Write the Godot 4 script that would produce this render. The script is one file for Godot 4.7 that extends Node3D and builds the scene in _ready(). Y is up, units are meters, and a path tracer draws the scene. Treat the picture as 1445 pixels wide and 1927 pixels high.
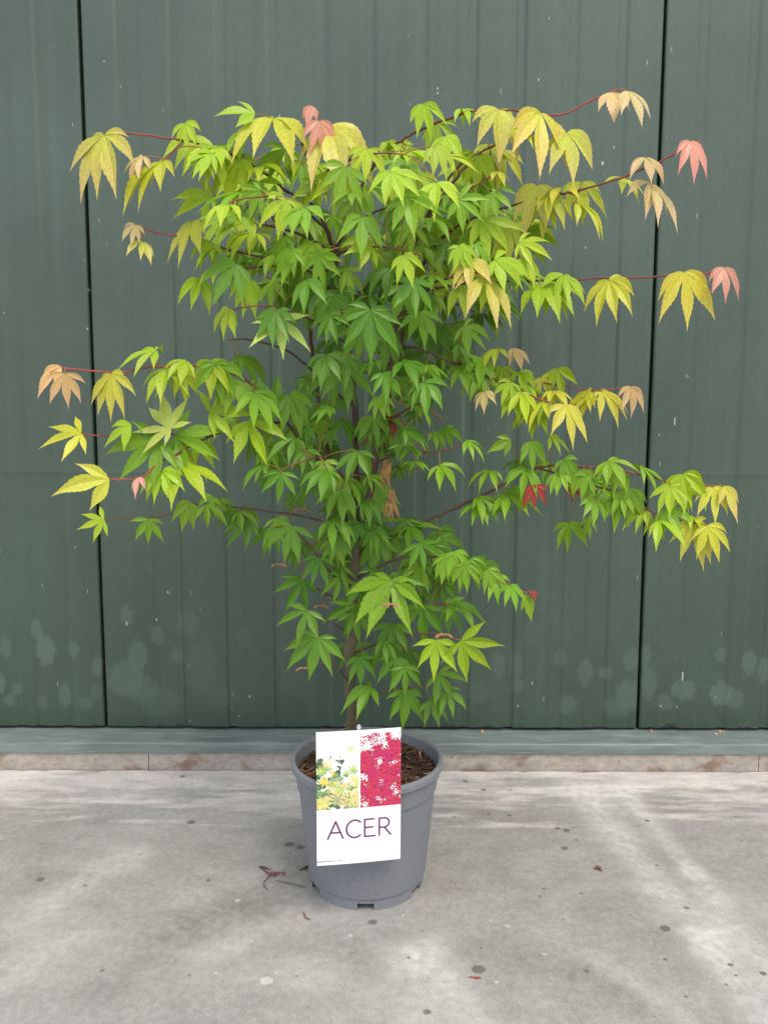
extends Node3D
# A potted maple in front of a green metal wall, in metres, y up; the pot stands at the origin, the wall behind it at negative z.

var rng := RandomNumberGenerator.new()
var taken := {}
var branch_points: Array[Vector3] = []

const BRANCHES = [
	["trunk", 0.01, 0.009, 0, 0, [-0.053, 0.197, 0.000, -0.056, 0.335, 0.000, -0.055, 0.428, 0.000, -0.049, 0.519, 0.000, -0.049, 0.600, 0.000]],
	["stem", 0.007, 0.0018, 0, 0.6, [-0.049, 0.573, 0.000, -0.030, 0.646, 0.012, -0.015, 0.725, 0.020, 0.002, 0.819, 0.025, 0.016, 0.912, 0.020, 0.021, 0.970, 0.020, 0.029, 1.026, 0.030, 0.050, 1.072, 0.040, 0.090, 1.137, 0.050, 0.125, 1.177, 0.060]],
	["stem", 0.0066, 0.0016, 0, 0.4, [-0.050, 0.573, 0.000, -0.047, 0.697, -0.020, -0.050, 0.821, -0.020, -0.059, 0.915, -0.010, -0.071, 0.990, 0.000, -0.078, 1.057, 0.000, -0.094, 1.097, 0.020, -0.105, 1.125, 0.020, -0.112, 1.170, 0.030, -0.121, 1.202, 0.030, -0.130, 1.233, 0.040]],
	["stem", 0.0052, 0.0015, 0, 0.4, [-0.052, 0.569, 0.000, -0.073, 0.660, -0.030, -0.103, 0.758, -0.050, -0.117, 0.858, -0.070, -0.127, 0.931, -0.080, -0.133, 1.003, -0.080, -0.149, 1.074, -0.080, -0.181, 1.121, -0.060, -0.215, 1.161, -0.050, -0.234, 1.200, -0.040]],
	["stem", 0.0052, 0.0016, 0, 0.5, [-0.047, 0.569, 0.000, -0.023, 0.696, -0.030, 0.009, 0.822, -0.050, 0.029, 0.929, -0.060, 0.046, 1.018, -0.060, 0.079, 1.079, -0.060, 0.120, 1.136, -0.050, 0.157, 1.173, -0.030, 0.191, 1.180, 0.000]],
	["branch", 0.0026, 0.001, 0.3, 1, [-0.105, 1.125, 0.020, -0.152, 1.146, 0.030, -0.179, 1.167, 0.040, -0.228, 1.189, 0.060, -0.268, 1.195, 0.080, -0.295, 1.200, 0.090, -0.380, 1.201, 0.120, -0.399, 1.195, 0.120]],
	["branch", 0.0014, 0.0009, 1, 1, [-0.295, 1.200, 0.090, -0.306, 1.185, 0.100, -0.320, 1.169, 0.100]],
	["branch", 0.0024, 0.0009, 0.2, 0.6, [-0.082, 1.061, 0.000, -0.137, 1.085, 0.020, -0.199, 1.093, 0.050, -0.260, 1.094, 0.070, -0.288, 1.088, 0.080]],
	["branch", 0.0024, 0.0008, 0.2, 0.9, [-0.072, 0.994, 0.000, -0.137, 1.034, 0.030, -0.239, 1.051, 0.060, -0.281, 1.064, 0.070, -0.339, 1.069, 0.090, -0.365, 1.076, 0.100]],
	["branch", 0.0022, 0.0008, 0.2, 0.7, [-0.078, 1.023, 0.000, -0.104, 1.032, 0.020, -0.152, 1.032, 0.040, -0.199, 1.025, 0.060, -0.233, 1.019, 0.070, -0.251, 1.025, 0.070, -0.276, 1.004, 0.080]],
	["branch", 0.0014, 0.0008, 0.9, 1, [-0.129, 1.233, 0.040, -0.149, 1.233, 0.050, -0.167, 1.242, 0.060]],
	["branch", 0.0014, 0.0008, 0.9, 1, [-0.127, 1.214, 0.040, -0.108, 1.213, 0.060, -0.088, 1.221, 0.080]],
	["branch", 0.0024, 0.001, 0.2, 0.7, [-0.078, 1.057, 0.000, -0.062, 1.087, 0.020, -0.020, 1.110, 0.040, 0.017, 1.120, 0.050, 0.085, 1.132, 0.060, 0.125, 1.137, 0.070, 0.166, 1.159, 0.080]],
	["branch", 0.0028, 0.0009, 0.3, 1, [-0.080, 1.065, 0.000, -0.054, 1.131, 0.000, -0.020, 1.189, 0.010, 0.013, 1.217, 0.020, 0.052, 1.237, 0.030, 0.117, 1.254, 0.050, 0.145, 1.260, 0.050, 0.170, 1.256, 0.060, 0.207, 1.252, 0.065, 0.258, 1.245, 0.070, 0.302, 1.261, 0.080, 0.338, 1.272, 0.090]],
	["branch", 0.0012, 0.0008, 1, 1, [0.052, 1.237, 0.030, 0.056, 1.255, 0.035, 0.059, 1.270, 0.040]],
	["branch", 0.0026, 0.001, 0.3, 0.9, [0.050, 1.072, 0.040, 0.074, 1.123, 0.045, 0.110, 1.175, 0.050, 0.158, 1.199, 0.070, 0.204, 1.219, 0.080, 0.229, 1.238, 0.090]],
	["branch", 0.0026, 0.0008, 0.3, 1, [0.068, 1.063, -0.050, 0.107, 1.097, 0.000, 0.162, 1.115, 0.030, 0.247, 1.131, 0.060, 0.293, 1.137, 0.070, 0.355, 1.149, 0.100, 0.410, 1.170, 0.120, 0.429, 1.179, 0.130, 0.448, 1.188, 0.130]],
	["branch", 0.0026, 0.0008, 0.3, 1, [0.024, 0.987, 0.020, 0.104, 1.001, 0.050, 0.170, 1.003, 0.070, 0.262, 1.004, 0.080, 0.322, 1.004, 0.090, 0.421, 1.004, 0.110, 0.455, 1.003, 0.120, 0.490, 1.011, 0.130]],
	["branch", 0.0022, 0.0008, 0.3, 0.8, [0.024, 0.998, 0.025, 0.085, 1.001, 0.090, 0.122, 1.003, 0.140, 0.143, 0.991, 0.160]],
	["branch", 0.003, 0.0008, 0.2, 1, [-0.065, 0.629, -0.020, -0.110, 0.728, 0.000, -0.155, 0.789, 0.040, -0.170, 0.816, 0.070, -0.209, 0.852, 0.100, -0.254, 0.868, 0.120, -0.311, 0.870, 0.140, -0.382, 0.858, 0.170, -0.443, 0.862, 0.200]],
	["branch", 0.0022, 0.0008, 0.3, 0.9, [-0.155, 0.789, 0.040, -0.207, 0.785, 0.080, -0.260, 0.768, 0.110, -0.299, 0.745, 0.140, -0.326, 0.728, 0.160, -0.348, 0.709, 0.180, -0.382, 0.708, 0.200]],
	["branch", 0.0016, 0.0007, 0.5, 0.9, [-0.260, 0.768, 0.110, -0.332, 0.771, 0.130, -0.388, 0.768, 0.150, -0.431, 0.771, 0.170]],
	["branch", 0.0022, 0.0008, 0.2, 0.5, [-0.056, 0.608, -0.010, -0.150, 0.629, -0.060, -0.258, 0.639, -0.090, -0.317, 0.648, -0.100, -0.403, 0.622, -0.100, -0.484, 0.618, -0.100]],
	["branch", 0.0026, 0.0008, 0.2, 0.8, [0.017, 0.914, 0.020, 0.065, 0.903, 0.030, 0.115, 0.879, 0.040, 0.196, 0.848, 0.060, 0.236, 0.827, 0.070, 0.280, 0.814, 0.080]],
	["branch", 0.0018, 0.0007, 0.4, 1, [0.098, 0.886, 0.035, 0.150, 0.876, 0.030, 0.202, 0.866, 0.020, 0.267, 0.852, 0.020, 0.332, 0.843, 0.020, 0.393, 0.847, 0.030]],
	["branch", 0.003, 0.0008, 0.2, 0.9, [-0.048, 0.569, 0.000, 0.042, 0.614, 0.000, 0.120, 0.652, 0.020, 0.186, 0.688, 0.040, 0.243, 0.718, 0.050, 0.308, 0.721, 0.060, 0.377, 0.714, 0.080, 0.453, 0.696, 0.100, 0.502, 0.695, 0.110]],
	["branch", 0.0018, 0.0008, 0.4, 0.8, [0.243, 0.718, 0.050, 0.285, 0.706, 0.050, 0.334, 0.690, 0.060, 0.382, 0.675, 0.080, 0.422, 0.648, 0.100, 0.471, 0.639, 0.120]],
	["branch", 0.0026, 0.0008, 0.2, 0.6, [-0.049, 0.528, 0.000, 0.015, 0.567, 0.040, 0.065, 0.579, 0.070, 0.113, 0.572, 0.100, 0.156, 0.562, 0.120, 0.211, 0.538, 0.150]],
	["branch", 0.0022, 0.0008, 0.2, 0.4, [-0.049, 0.510, 0.000, -0.089, 0.547, 0.030, -0.117, 0.590, 0.050, -0.143, 0.626, 0.080]],
	["branch", 0.002, 0.0008, 0.2, 0.4, [-0.051, 0.473, 0.000, -0.092, 0.498, -0.010, -0.138, 0.519, -0.020]],
	["branch", 0.002, 0.0008, 0.2, 0.4, [-0.053, 0.428, 0.000, -0.080, 0.461, 0.040, -0.119, 0.490, 0.080]],
	["branch", 0.002, 0.0008, 0.2, 0.4, [-0.052, 0.455, 0.000, -0.019, 0.494, 0.050, -0.002, 0.522, 0.090]],
	["branch", 0.002, 0.0008, 0.2, 0.4, [-0.055, 0.344, 0.000, -0.080, 0.394, 0.040, -0.104, 0.442, 0.070]],
	["branch", 0.002, 0.0008, 0.1, 0.3, [-0.054, 0.283, 0.000, -0.028, 0.329, 0.030, -0.001, 0.350, 0.050, 0.068, 0.365, 0.060, 0.110, 0.384, 0.070]],
	["branch", 0.0022, 0.0008, 0.2, 0.4, [-0.052, 0.400, 0.000, 0.016, 0.441, 0.050, 0.077, 0.462, 0.100, 0.118, 0.457, 0.120]],
	["branch", 0.002, 0.0008, 0.2, 0.4, [-0.049, 0.483, 0.000, 0.016, 0.490, 0.030, 0.067, 0.499, 0.060, 0.112, 0.504, 0.080]],
	["branch", 0.0024, 0.0008, 0.2, 0.4, [-0.014, 0.725, 0.020, 0.031, 0.744, 0.060, 0.079, 0.745, 0.100, 0.125, 0.758, 0.120]],
	["branch", 0.0024, 0.0008, 0.2, 0.4, [-0.049, 0.662, -0.010, -0.069, 0.710, 0.060, -0.098, 0.737, 0.120, -0.150, 0.719, 0.150]],
	["branch", 0.0024, 0.0008, 0.2, 0.4, [0.010, 0.879, 0.020, -0.019, 0.911, 0.100, -0.025, 0.942, 0.160]],
	["branch", 0.0024, 0.0008, 0.2, 0.4, [-0.003, 0.794, 0.020, 0.022, 0.801, 0.090, 0.052, 0.816, 0.140, 0.082, 0.793, 0.160]],
	["branch", 0.0024, 0.0008, 0.2, 0.5, [-0.059, 0.915, -0.010, -0.101, 0.940, 0.060, -0.132, 0.949, 0.110, -0.171, 0.955, 0.140, -0.221, 0.948, 0.150]],
	["branch", 0.0024, 0.0008, 0.2, 0.5, [-0.120, 0.876, -0.070, -0.166, 0.911, -0.060, -0.227, 0.928, -0.050, -0.261, 0.926, -0.040]],
	["branch", 0.0024, 0.0008, 0.2, 0.5, [0.042, 1.000, -0.060, 0.117, 0.998, -0.100, 0.185, 0.974, -0.120]],
	["branch", 0.0024, 0.0008, 0.2, 0.5, [-0.078, 1.057, 0.000, -0.050, 1.043, 0.100, -0.003, 1.033, 0.160, 0.048, 1.016, 0.190]],
	["branch", 0.0024, 0.0008, 0.2, 0.5, [-0.091, 1.093, 0.020, -0.128, 1.103, 0.100, -0.166, 1.101, 0.160, -0.212, 1.085, 0.190]],
	["branch", 0.0024, 0.0008, 0.2, 0.6, [-0.111, 1.162, 0.030, -0.067, 1.170, 0.080, -0.019, 1.172, 0.120, 0.027, 1.165, 0.140]],
	["branch", 0.0024, 0.0008, 0.2, 0.6, [-0.047, 0.705, -0.020, -0.002, 0.693, -0.080, 0.065, 0.710, -0.120]],
	["branch", 0.0024, 0.0008, 0.2, 0.6, [-0.072, 0.990, 0.000, -0.031, 1.025, -0.100, 0.015, 1.138, -0.160, 0.063, 1.236, -0.180]],
	["branch", 0.0024, 0.0008, 0.2, 0.6, [-0.056, 0.820, -0.020, -0.100, 0.866, 0.080, -0.057, 0.887, 0.130]],
]
const LEAVES = [
	[-0.083, 1.221, 0.084, 0.1239, 66, 5, "o", 1.35, 0.00],
	[0.080, 1.050, -0.059, 0.1180, 60, 5, "y", 1.35, 0.38],
	[-0.398, 1.192, 0.130, 0.0966, 100, 7, "o", 1.35, 0.00],
	[-0.167, 1.242, 0.063, 0.1020, 118, 7, "y", 1.35, 0.38],
	[0.225, 1.235, 0.102, 0.0986, 95, 5, "o", 1.35, 0.00],
	[-0.320, 1.160, 0.120, 0.0932, 95, 7, "y", 1.35, 0.38],
	[0.141, 0.990, 0.161, 0.0853, 80, 5, "o", 1.35, 0.00],
	[0.168, 1.249, 0.077, 0.0881, 95, 5, "o", 1.35, 0.00],
	[-0.326, 0.761, 0.153, 0.0833, 140, 5, "g", 0.50, 0.00],
	[0.432, 1.005, 0.132, 0.0813, 85, 5, "Y", 1.35, 0.38],
	[0.387, 1.133, 0.111, 0.0803, 82, 5, "O", 1.35, 0.00],
	[0.012, 0.544, 0.092, 0.0862, 110, 7, "g", 0.50, 0.00],
	[-0.298, 0.724, 0.146, 0.0807, 78, 5, "L", 1.10, 0.38],
	[0.264, 1.208, 0.101, 0.0774, 75, 5, "o", 1.35, 0.00],
	[0.230, 1.146, 0.061, 0.0789, 110, 5, "o", 1.35, 0.00],
	[0.232, 0.995, 0.090, 0.0781, 88, 7, "L", 1.35, 0.38],
	[-0.020, 0.944, 0.177, 0.0726, 95, 7, "G", 0.60, 0.00],
	[0.346, 1.260, 0.116, 0.0729, 55, 3, "O", 1.35, 0.00],
	[-0.289, 1.087, 0.082, 0.0756, 105, 5, "Y", 1.35, 0.38],
	[-0.029, 0.689, -0.007, 0.0841, 55, 5, "g", 0.80, 0.38],
	[-0.220, 1.183, 0.061, 0.0763, 110, 5, "L", 1.35, 0.38],
	[-0.378, 0.709, 0.215, 0.0680, 172, 3, "Y", 0.40, 0.00],
	[-0.309, 0.767, 0.128, 0.0723, 20, 5, "g", 0.70, 0.38],
	[0.285, 1.113, 0.087, 0.0711, 68, 5, "y", 1.35, 0.38],
	[-0.112, 0.821, -0.055, 0.0818, 80, 7, "G", 1.10, 0.38],
	[-0.254, 1.196, 0.082, 0.0703, 109, 5, "L", 0.92, 0.38],
	[-0.311, 0.862, 0.161, 0.0671, 75, 5, "L", 1.10, 0.38],
	[0.332, 0.999, 0.101, 0.0694, 86, 7, "y", 1.35, 0.38],
	[-0.206, 1.006, 0.175, 0.0649, 122, 5, "G", 0.95, 0.38],
	[-0.150, 1.041, -0.051, 0.0782, 115, 7, "G", 1.13, 0.38],
	[-0.030, 1.217, -0.183, 0.0850, 80, 5, "g", 0.92, 0.38],
	[0.071, 1.115, 0.176, 0.0637, 86, 5, "L", 1.12, 0.38],
	[-0.108, 1.056, 0.081, 0.0696, 91, 7, "g", 0.94, 0.38],
	[0.146, 1.038, -0.041, 0.0766, 32, 7, "g", 1.05, 0.38],
	[-0.238, 1.209, 0.042, 0.0705, 123, 5, "L", 1.04, 0.38],
	[-0.170, 1.020, -0.031, 0.0759, 133, 5, "g", 0.90, 0.38],
	[-0.262, 0.804, 0.108, 0.0690, 350, 5, "L", 0.40, 0.00],
	[-0.205, 0.790, 0.106, 0.0692, 55, 5, "L", 0.80, 0.38],
	[-0.208, 1.119, 0.116, 0.0665, 138, 5, "g", 0.85, 0.38],
	[0.142, 1.206, -0.091, 0.0781, 53, 7, "L", 1.12, 0.38],
	[0.041, 1.029, -0.046, 0.0764, 71, 5, "g", 1.17, 0.38],
	[0.030, 1.213, 0.016, 0.0716, 86, 5, "L", 0.92, 0.38],
	[0.095, 0.938, -0.128, 0.0816, 44, 7, "G", 0.95, 0.38],
	[0.176, 1.030, -0.162, 0.0829, 26, 5, "G", 0.99, 0.38],
	[0.027, 0.999, 0.057, 0.0703, 60, 5, "g", 0.61, 0.00],
	[0.162, 0.994, -0.071, 0.0777, 41, 5, "g", 1.10, 0.38],
	[0.155, 1.170, -0.140, 0.0802, 39, 7, "L", 0.77, 0.38],
	[-0.130, 1.050, -0.009, 0.0733, 102, 5, "g", 1.12, 0.38],
	[0.026, 0.876, 0.141, 0.0656, 52, 5, "G", 0.88, 0.38],
	[-0.107, 1.078, 0.191, 0.0614, 127, 7, "g", 1.03, 0.38],
	[-0.245, 1.187, 0.095, 0.0662, 130, 7, "L", 1.35, 0.38],
	[-0.003, 1.035, -0.108, 0.0789, 95, 5, "G", 1.35, 0.38],
	[-0.100, 0.992, 0.048, 0.0699, 112, 5, "G", 1.18, 0.38],
	[0.111, 1.209, -0.060, 0.0746, 38, 7, "L", 1.13, 0.38],
	[-0.378, 0.853, 0.193, 0.0621, 85, 7, "Y", 1.10, 0.38],
	[-0.308, 0.779, 0.155, 0.0647, 215, 7, "p", 0.10, 0.00],
	[0.082, 1.142, -0.083, 0.0759, 67, 5, "L", 0.72, 0.38],
	[-0.168, 0.814, 0.077, 0.0688, 335, 5, "G", 0.50, 0.00],
	[-0.103, 0.453, 0.094, 0.0700, 103, 7, "G", 0.60, 0.00],
	[0.118, 0.456, 0.122, 0.0684, 45, 5, "L", 0.40, 0.00],
	[0.154, 1.015, 0.162, 0.0623, 29, 5, "L", 0.86, 0.38],
	[0.030, 1.091, 0.193, 0.0598, 75, 5, "g", 0.60, 0.00],
	[0.143, 1.092, 0.083, 0.0660, 38, 7, "L", 0.66, 0.38],
	[-0.075, 0.877, 0.056, 0.0688, 106, 5, "G", 0.81, 0.38],
	[0.467, 0.638, 0.118, 0.0667, 80, 7, "Y", 1.10, 0.38],
	[-0.055, 1.143, 0.153, 0.0616, 101, 5, "g", 0.83, 0.38],
	[-0.024, 0.986, -0.082, 0.0758, 114, 7, "G", 0.60, 0.00],
	[-0.196, 1.066, -0.049, 0.0734, 126, 5, "g", 0.78, 0.38],
	[0.170, 1.039, 0.044, 0.0682, 28, 7, "g", 1.13, 0.38],
	[-0.102, 1.029, -0.138, 0.0785, 127, 5, "G", 0.61, 0.00],
	[0.093, 1.184, -0.061, 0.0730, 55, 7, "L", 1.24, 0.38],
	[0.161, 1.214, 0.037, 0.0672, 64, 5, "y", 1.09, 0.38],
	[0.011, 1.014, 0.111, 0.0642, 102, 5, "G", 1.13, 0.38],
	[0.169, 1.076, -0.018, 0.0711, 25, 5, "L", 0.96, 0.38],
	[-0.247, 0.872, 0.134, 0.0636, 75, 7, "g", 1.10, 0.38],
	[0.140, 1.155, -0.016, 0.0703, 95, 5, "L", 1.35, 0.38],
	[-0.151, 0.935, 0.152, 0.0622, 85, 5, "p", 0.20, 0.00],
	[-0.058, 0.873, 0.111, 0.0648, 89, 5, "G", 0.90, 0.38],
	[-0.102, 1.032, -0.032, 0.0718, 124, 5, "G", 1.24, 0.38],
	[0.002, 1.059, 0.123, 0.0629, 92, 5, "g", 0.66, 0.38],
	[0.087, 1.187, -0.119, 0.0756, 77, 7, "L", 0.66, 0.38],
	[0.183, 1.205, 0.038, 0.0663, 101, 5, "y", 0.98, 0.38],
	[0.277, 0.815, 0.092, 0.0651, 82, 5, "Y", 1.10, 0.38],
	[0.008, 1.122, 0.199, 0.0573, 68, 7, "L", 0.84, 0.38],
	[-0.274, 1.186, 0.089, 0.0628, 55, 5, "L", 1.10, 0.38],
	[0.055, 1.069, 0.025, 0.0671, 50, 5, "g", 0.87, 0.38],
	[0.124, 1.200, -0.016, 0.0685, 39, 5, "L", 1.04, 0.38],
	[-0.090, 1.139, -0.080, 0.0722, 108, 5, "g", 0.79, 0.38],
	[0.226, 1.107, 0.007, 0.0676, 88, 5, "y", 1.00, 0.38],
	[-0.145, 0.829, 0.086, 0.0649, 70, 7, "G", 1.10, 0.38],
	[-0.203, 1.229, 0.061, 0.0639, 100, 5, "L", 1.35, 0.38],
	[-0.026, 1.178, 0.121, 0.0609, 85, 5, "L", 1.35, 0.38],
	[-0.192, 0.831, 0.118, 0.0631, 50, 7, "g", 1.10, 0.38],
	[-0.147, 1.017, -0.058, 0.0717, 100, 7, "g", 1.35, 0.38],
	[-0.166, 1.044, 0.056, 0.0653, 90, 5, "g", 1.35, 0.38],
	[-0.326, 0.890, 0.155, 0.0608, 155, 5, "L", 0.90, 0.38],
	[0.147, 1.158, 0.018, 0.0666, 35, 5, "g", 0.87, 0.38],
	[0.136, 1.206, 0.031, 0.0656, 95, 5, "L", 0.94, 0.38],
	[0.181, 1.100, -0.005, 0.0680, 63, 7, "L", 0.70, 0.38],
	[-0.206, 1.074, 0.165, 0.0589, 108, 7, "g", 0.70, 0.38],
	[0.298, 1.151, 0.059, 0.0641, 85, 5, "y", 1.01, 0.38],
	[0.120, 1.155, -0.020, 0.0681, 63, 7, "g", 0.97, 0.38],
	[-0.259, 1.131, -0.117, 0.0732, 153, 5, "L", 0.67, 0.38],
	[0.251, 1.006, 0.059, 0.0640, 47, 5, "L", 1.21, 0.38],
	[0.348, 0.839, 0.024, 0.0666, 80, 7, "Y", 1.10, 0.38],
	[0.197, 0.676, 0.049, 0.0662, 88, 7, "g", 0.90, 0.38],
	[-0.008, 1.065, -0.024, 0.0678, 70, 5, "g", 0.92, 0.38],
	[0.107, 1.120, -0.029, 0.0678, 53, 7, "L", 1.01, 0.38],
	[0.032, 1.176, 0.071, 0.0621, 98, 5, "g", 0.76, 0.38],
	[0.139, 1.020, -0.007, 0.0672, 84, 7, "g", 1.22, 0.38],
	[0.332, 1.269, 0.090, 0.0605, 102, 3, "O", 1.35, 0.00],
	[0.430, 1.183, 0.139, 0.0584, 76, 5, "P", 1.35, 0.00],
	[0.120, 1.016, 0.156, 0.0585, 98, 5, "o", 1.35, 0.00],
	[-0.060, 0.701, 0.043, 0.0663, 85, 5, "g", 1.10, 0.38],
	[-0.151, 1.204, 0.042, 0.0633, 123, 5, "g", 0.81, 0.38],
	[-0.031, 1.069, 0.176, 0.0567, 94, 5, "g", 1.13, 0.38],
	[0.267, 1.007, 0.096, 0.0610, 87, 7, "L", 1.18, 0.38],
	[-0.041, 0.979, -0.036, 0.0679, 100, 5, "G", 1.10, 0.38],
	[0.037, 0.990, -0.150, 0.0737, 65, 7, "G", 0.61, 0.00],
	[0.003, 0.921, 0.073, 0.0622, 100, 7, "G", 1.12, 0.38],
	[-0.240, 1.015, 0.009, 0.0650, 105, 5, "g", 0.79, 0.38],
	[0.035, 0.898, -0.066, 0.0695, 51, 7, "G", 0.60, 0.00],
	[0.213, 1.083, 0.040, 0.0628, 52, 7, "g", 0.60, 0.00],
	[-0.138, 1.099, 0.154, 0.0567, 114, 5, "L", 0.95, 0.38],
	[-0.193, 1.152, 0.055, 0.0616, 103, 5, "L", 0.65, 0.00],
	[0.111, 0.506, 0.086, 0.0635, 65, 5, "G", 0.80, 0.15],
	[0.087, 1.001, -0.062, 0.0684, 85, 5, "G", 1.35, 0.38],
	[-0.072, 0.794, 0.003, 0.0662, 85, 5, "G", 1.10, 0.38],
	[0.001, 1.096, -0.119, 0.0708, 59, 5, "g", 0.62, 0.00],
	[-0.287, 1.215, 0.060, 0.0607, 132, 5, "L", 1.07, 0.38],
	[-0.241, 0.897, -0.023, 0.0666, 60, 7, "g", 1.10, 0.38],
	[0.118, 1.007, 0.042, 0.0623, 130, 5, "L", 1.17, 0.38],
	[-0.027, 1.150, -0.133, 0.0705, 105, 5, "g", 1.13, 0.38],
	[0.028, 1.036, -0.081, 0.0685, 103, 7, "G", 0.82, 0.38],
	[-0.237, 1.158, -0.103, 0.0689, 132, 5, "g", 1.17, 0.38],
	[-0.185, 1.187, -0.115, 0.0692, 99, 5, "L", 0.69, 0.38],
	[0.193, 1.086, 0.050, 0.0613, 95, 5, "y", 1.35, 0.38],
	[0.005, 1.216, 0.035, 0.0613, 60, 5, "L", 1.35, 0.38],
	[0.034, 1.230, -0.162, 0.0713, 100, 7, "L", 1.35, 0.38],
	[-0.209, 1.077, 0.206, 0.0533, 110, 7, "L", 1.35, 0.38],
	[-0.195, 1.071, 0.078, 0.0600, 110, 5, "L", 1.35, 0.38],
	[0.163, 0.978, -0.090, 0.0691, 80, 5, "G", 1.35, 0.38],
	[-0.204, 1.095, -0.023, 0.0648, 135, 5, "L", 0.88, 0.38],
	[-0.082, 0.717, 0.136, 0.0587, 124, 7, "G", 1.06, 0.38],
	[0.040, 0.987, 0.160, 0.0560, 85, 5, "G", 0.63, 0.00],
	[0.031, 1.079, -0.040, 0.0656, 73, 7, "g", 0.95, 0.38],
	[0.190, 1.212, 0.107, 0.0574, 61, 5, "y", 1.15, 0.38],
	[-0.036, 1.216, -0.024, 0.0640, 66, 5, "L", 0.70, 0.38],
	[-0.321, 0.717, 0.163, 0.0570, 53, 5, "L", 0.99, 0.38],
	[-0.042, 1.119, -0.048, 0.0655, 68, 5, "G", 1.00, 0.38],
	[0.105, 0.904, -0.011, 0.0648, 59, 7, "G", 1.03, 0.38],
	[0.057, 1.099, -0.025, 0.0644, 97, 7, "g", 0.70, 0.38],
	[0.116, 1.265, 0.039, 0.0602, 53, 5, "L", 1.09, 0.38],
	[0.097, 1.124, 0.090, 0.0583, 52, 7, "g", 1.09, 0.38],
	[-0.256, 1.120, 0.092, 0.0583, 156, 5, "L", 0.70, 0.38],
	[-0.219, 1.093, 0.131, 0.0564, 133, 5, "L", 1.15, 0.38],
	[-0.095, 1.222, 0.105, 0.0570, 82, 5, "P", 1.35, 0.00],
	[-0.141, 0.630, 0.101, 0.0604, 112, 5, "G", 0.60, 0.00],
	[-0.069, 0.686, 0.092, 0.0604, 83, 5, "G", 1.30, 0.38],
	[0.087, 1.170, 0.116, 0.0564, 71, 5, "L", 0.76, 0.38],
	[-0.104, 1.080, -0.037, 0.0644, 83, 7, "g", 0.92, 0.38],
	[-0.222, 0.852, 0.110, 0.0582, 110, 5, "g", 1.27, 0.38],
	[0.244, 0.820, 0.080, 0.0597, 92, 5, "y", 1.10, 0.38],
	[0.233, 1.043, -0.086, 0.0668, 58, 7, "g", 1.01, 0.38],
	[-0.188, 1.170, 0.070, 0.0582, 57, 7, "L", 0.95, 0.38],
	[0.035, 1.226, -0.019, 0.0623, 124, 5, "L", 1.24, 0.38],
	[-0.064, 0.638, -0.130, 0.0710, 106, 7, "G", 0.64, 0.00],
	[-0.008, 0.771, -0.124, 0.0700, 69, 5, "G", 0.88, 0.38],
	[-0.234, 0.791, 0.064, 0.0603, 127, 5, "L", 0.90, 0.38],
	[-0.068, 1.148, 0.092, 0.0568, 92, 7, "L", 0.61, 0.00],
	[0.021, 1.159, -0.095, 0.0658, 96, 7, "G", 1.09, 0.38],
	[-0.108, 0.984, 0.177, 0.0533, 91, 5, "G", 1.29, 0.38],
	[0.079, 0.952, -0.037, 0.0640, 91, 5, "G", 1.17, 0.38],
	[0.042, 0.406, 0.000, 0.0649, 98, 5, "G", 1.28, 0.15],
	[-0.266, 1.126, -0.044, 0.0633, 139, 5, "L", 0.73, 0.38],
	[-0.277, 1.002, 0.081, 0.0578, 110, 5, "L", 1.35, 0.38],
	[0.262, 1.138, 0.082, 0.0570, 95, 5, "y", 1.35, 0.38],
	[-0.047, 0.492, 0.028, 0.0631, 112, 5, "G", 0.60, 0.00],
	[0.062, 0.497, 0.062, 0.0614, 90, 5, "G", 0.80, 0.15],
	[0.051, 0.973, -0.056, 0.0646, 75, 5, "G", 1.35, 0.38],
	[0.113, 0.909, 0.050, 0.0598, 90, 5, "G", 1.10, 0.38],
	[-0.254, 0.878, 0.128, 0.0561, 83, 5, "L", 0.97, 0.38],
	[0.081, 1.113, -0.192, 0.0705, 79, 7, "L", 0.76, 0.38],
	[-0.053, 1.169, -0.013, 0.0615, 95, 7, "L", 1.19, 0.38],
	[0.098, 1.075, 0.012, 0.0607, 73, 5, "G", 0.64, 0.00],
	[-0.082, 0.637, 0.091, 0.0591, 79, 5, "G", 1.24, 0.38],
	[-0.047, 0.406, -0.036, 0.0666, 89, 5, "G", 0.82, 0.15],
	[-0.218, 1.197, 0.043, 0.0582, 118, 5, "L", 1.00, 0.38],
	[0.032, 1.180, 0.100, 0.0556, 75, 5, "L", 0.96, 0.38],
	[0.062, 1.077, 0.141, 0.0541, 43, 5, "g", 1.08, 0.38],
	[-0.091, 0.896, -0.147, 0.0691, 121, 5, "G", 0.93, 0.38],
	[-0.019, 0.800, 0.050, 0.0600, 80, 7, "G", 0.95, 0.38],
	[-0.025, 0.615, -0.081, 0.0673, 66, 5, "G", 0.79, 0.15],
	[0.245, 1.125, 0.083, 0.0566, 48, 5, "y", 1.16, 0.38],
	[0.189, 0.997, -0.103, 0.0663, 55, 5, "g", 0.82, 0.38],
	[-0.429, 0.772, 0.179, 0.0536, 168, 5, "y", 0.35, 0.00],
	[-0.083, 0.884, 0.156, 0.0541, 95, 5, "G", 0.93, 0.38],
	[0.164, 1.010, 0.057, 0.0582, 115, 5, "L", 0.99, 0.38],
	[0.009, 0.912, -0.122, 0.0675, 61, 5, "G", 0.92, 0.38],
	[0.131, 1.065, -0.014, 0.0612, 83, 5, "L", 1.01, 0.38],
	[0.039, 0.861, -0.062, 0.0645, 51, 7, "G", 1.15, 0.38],
	[0.393, 0.722, 0.090, 0.0578, 70, 5, "g", 1.10, 0.38],
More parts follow.
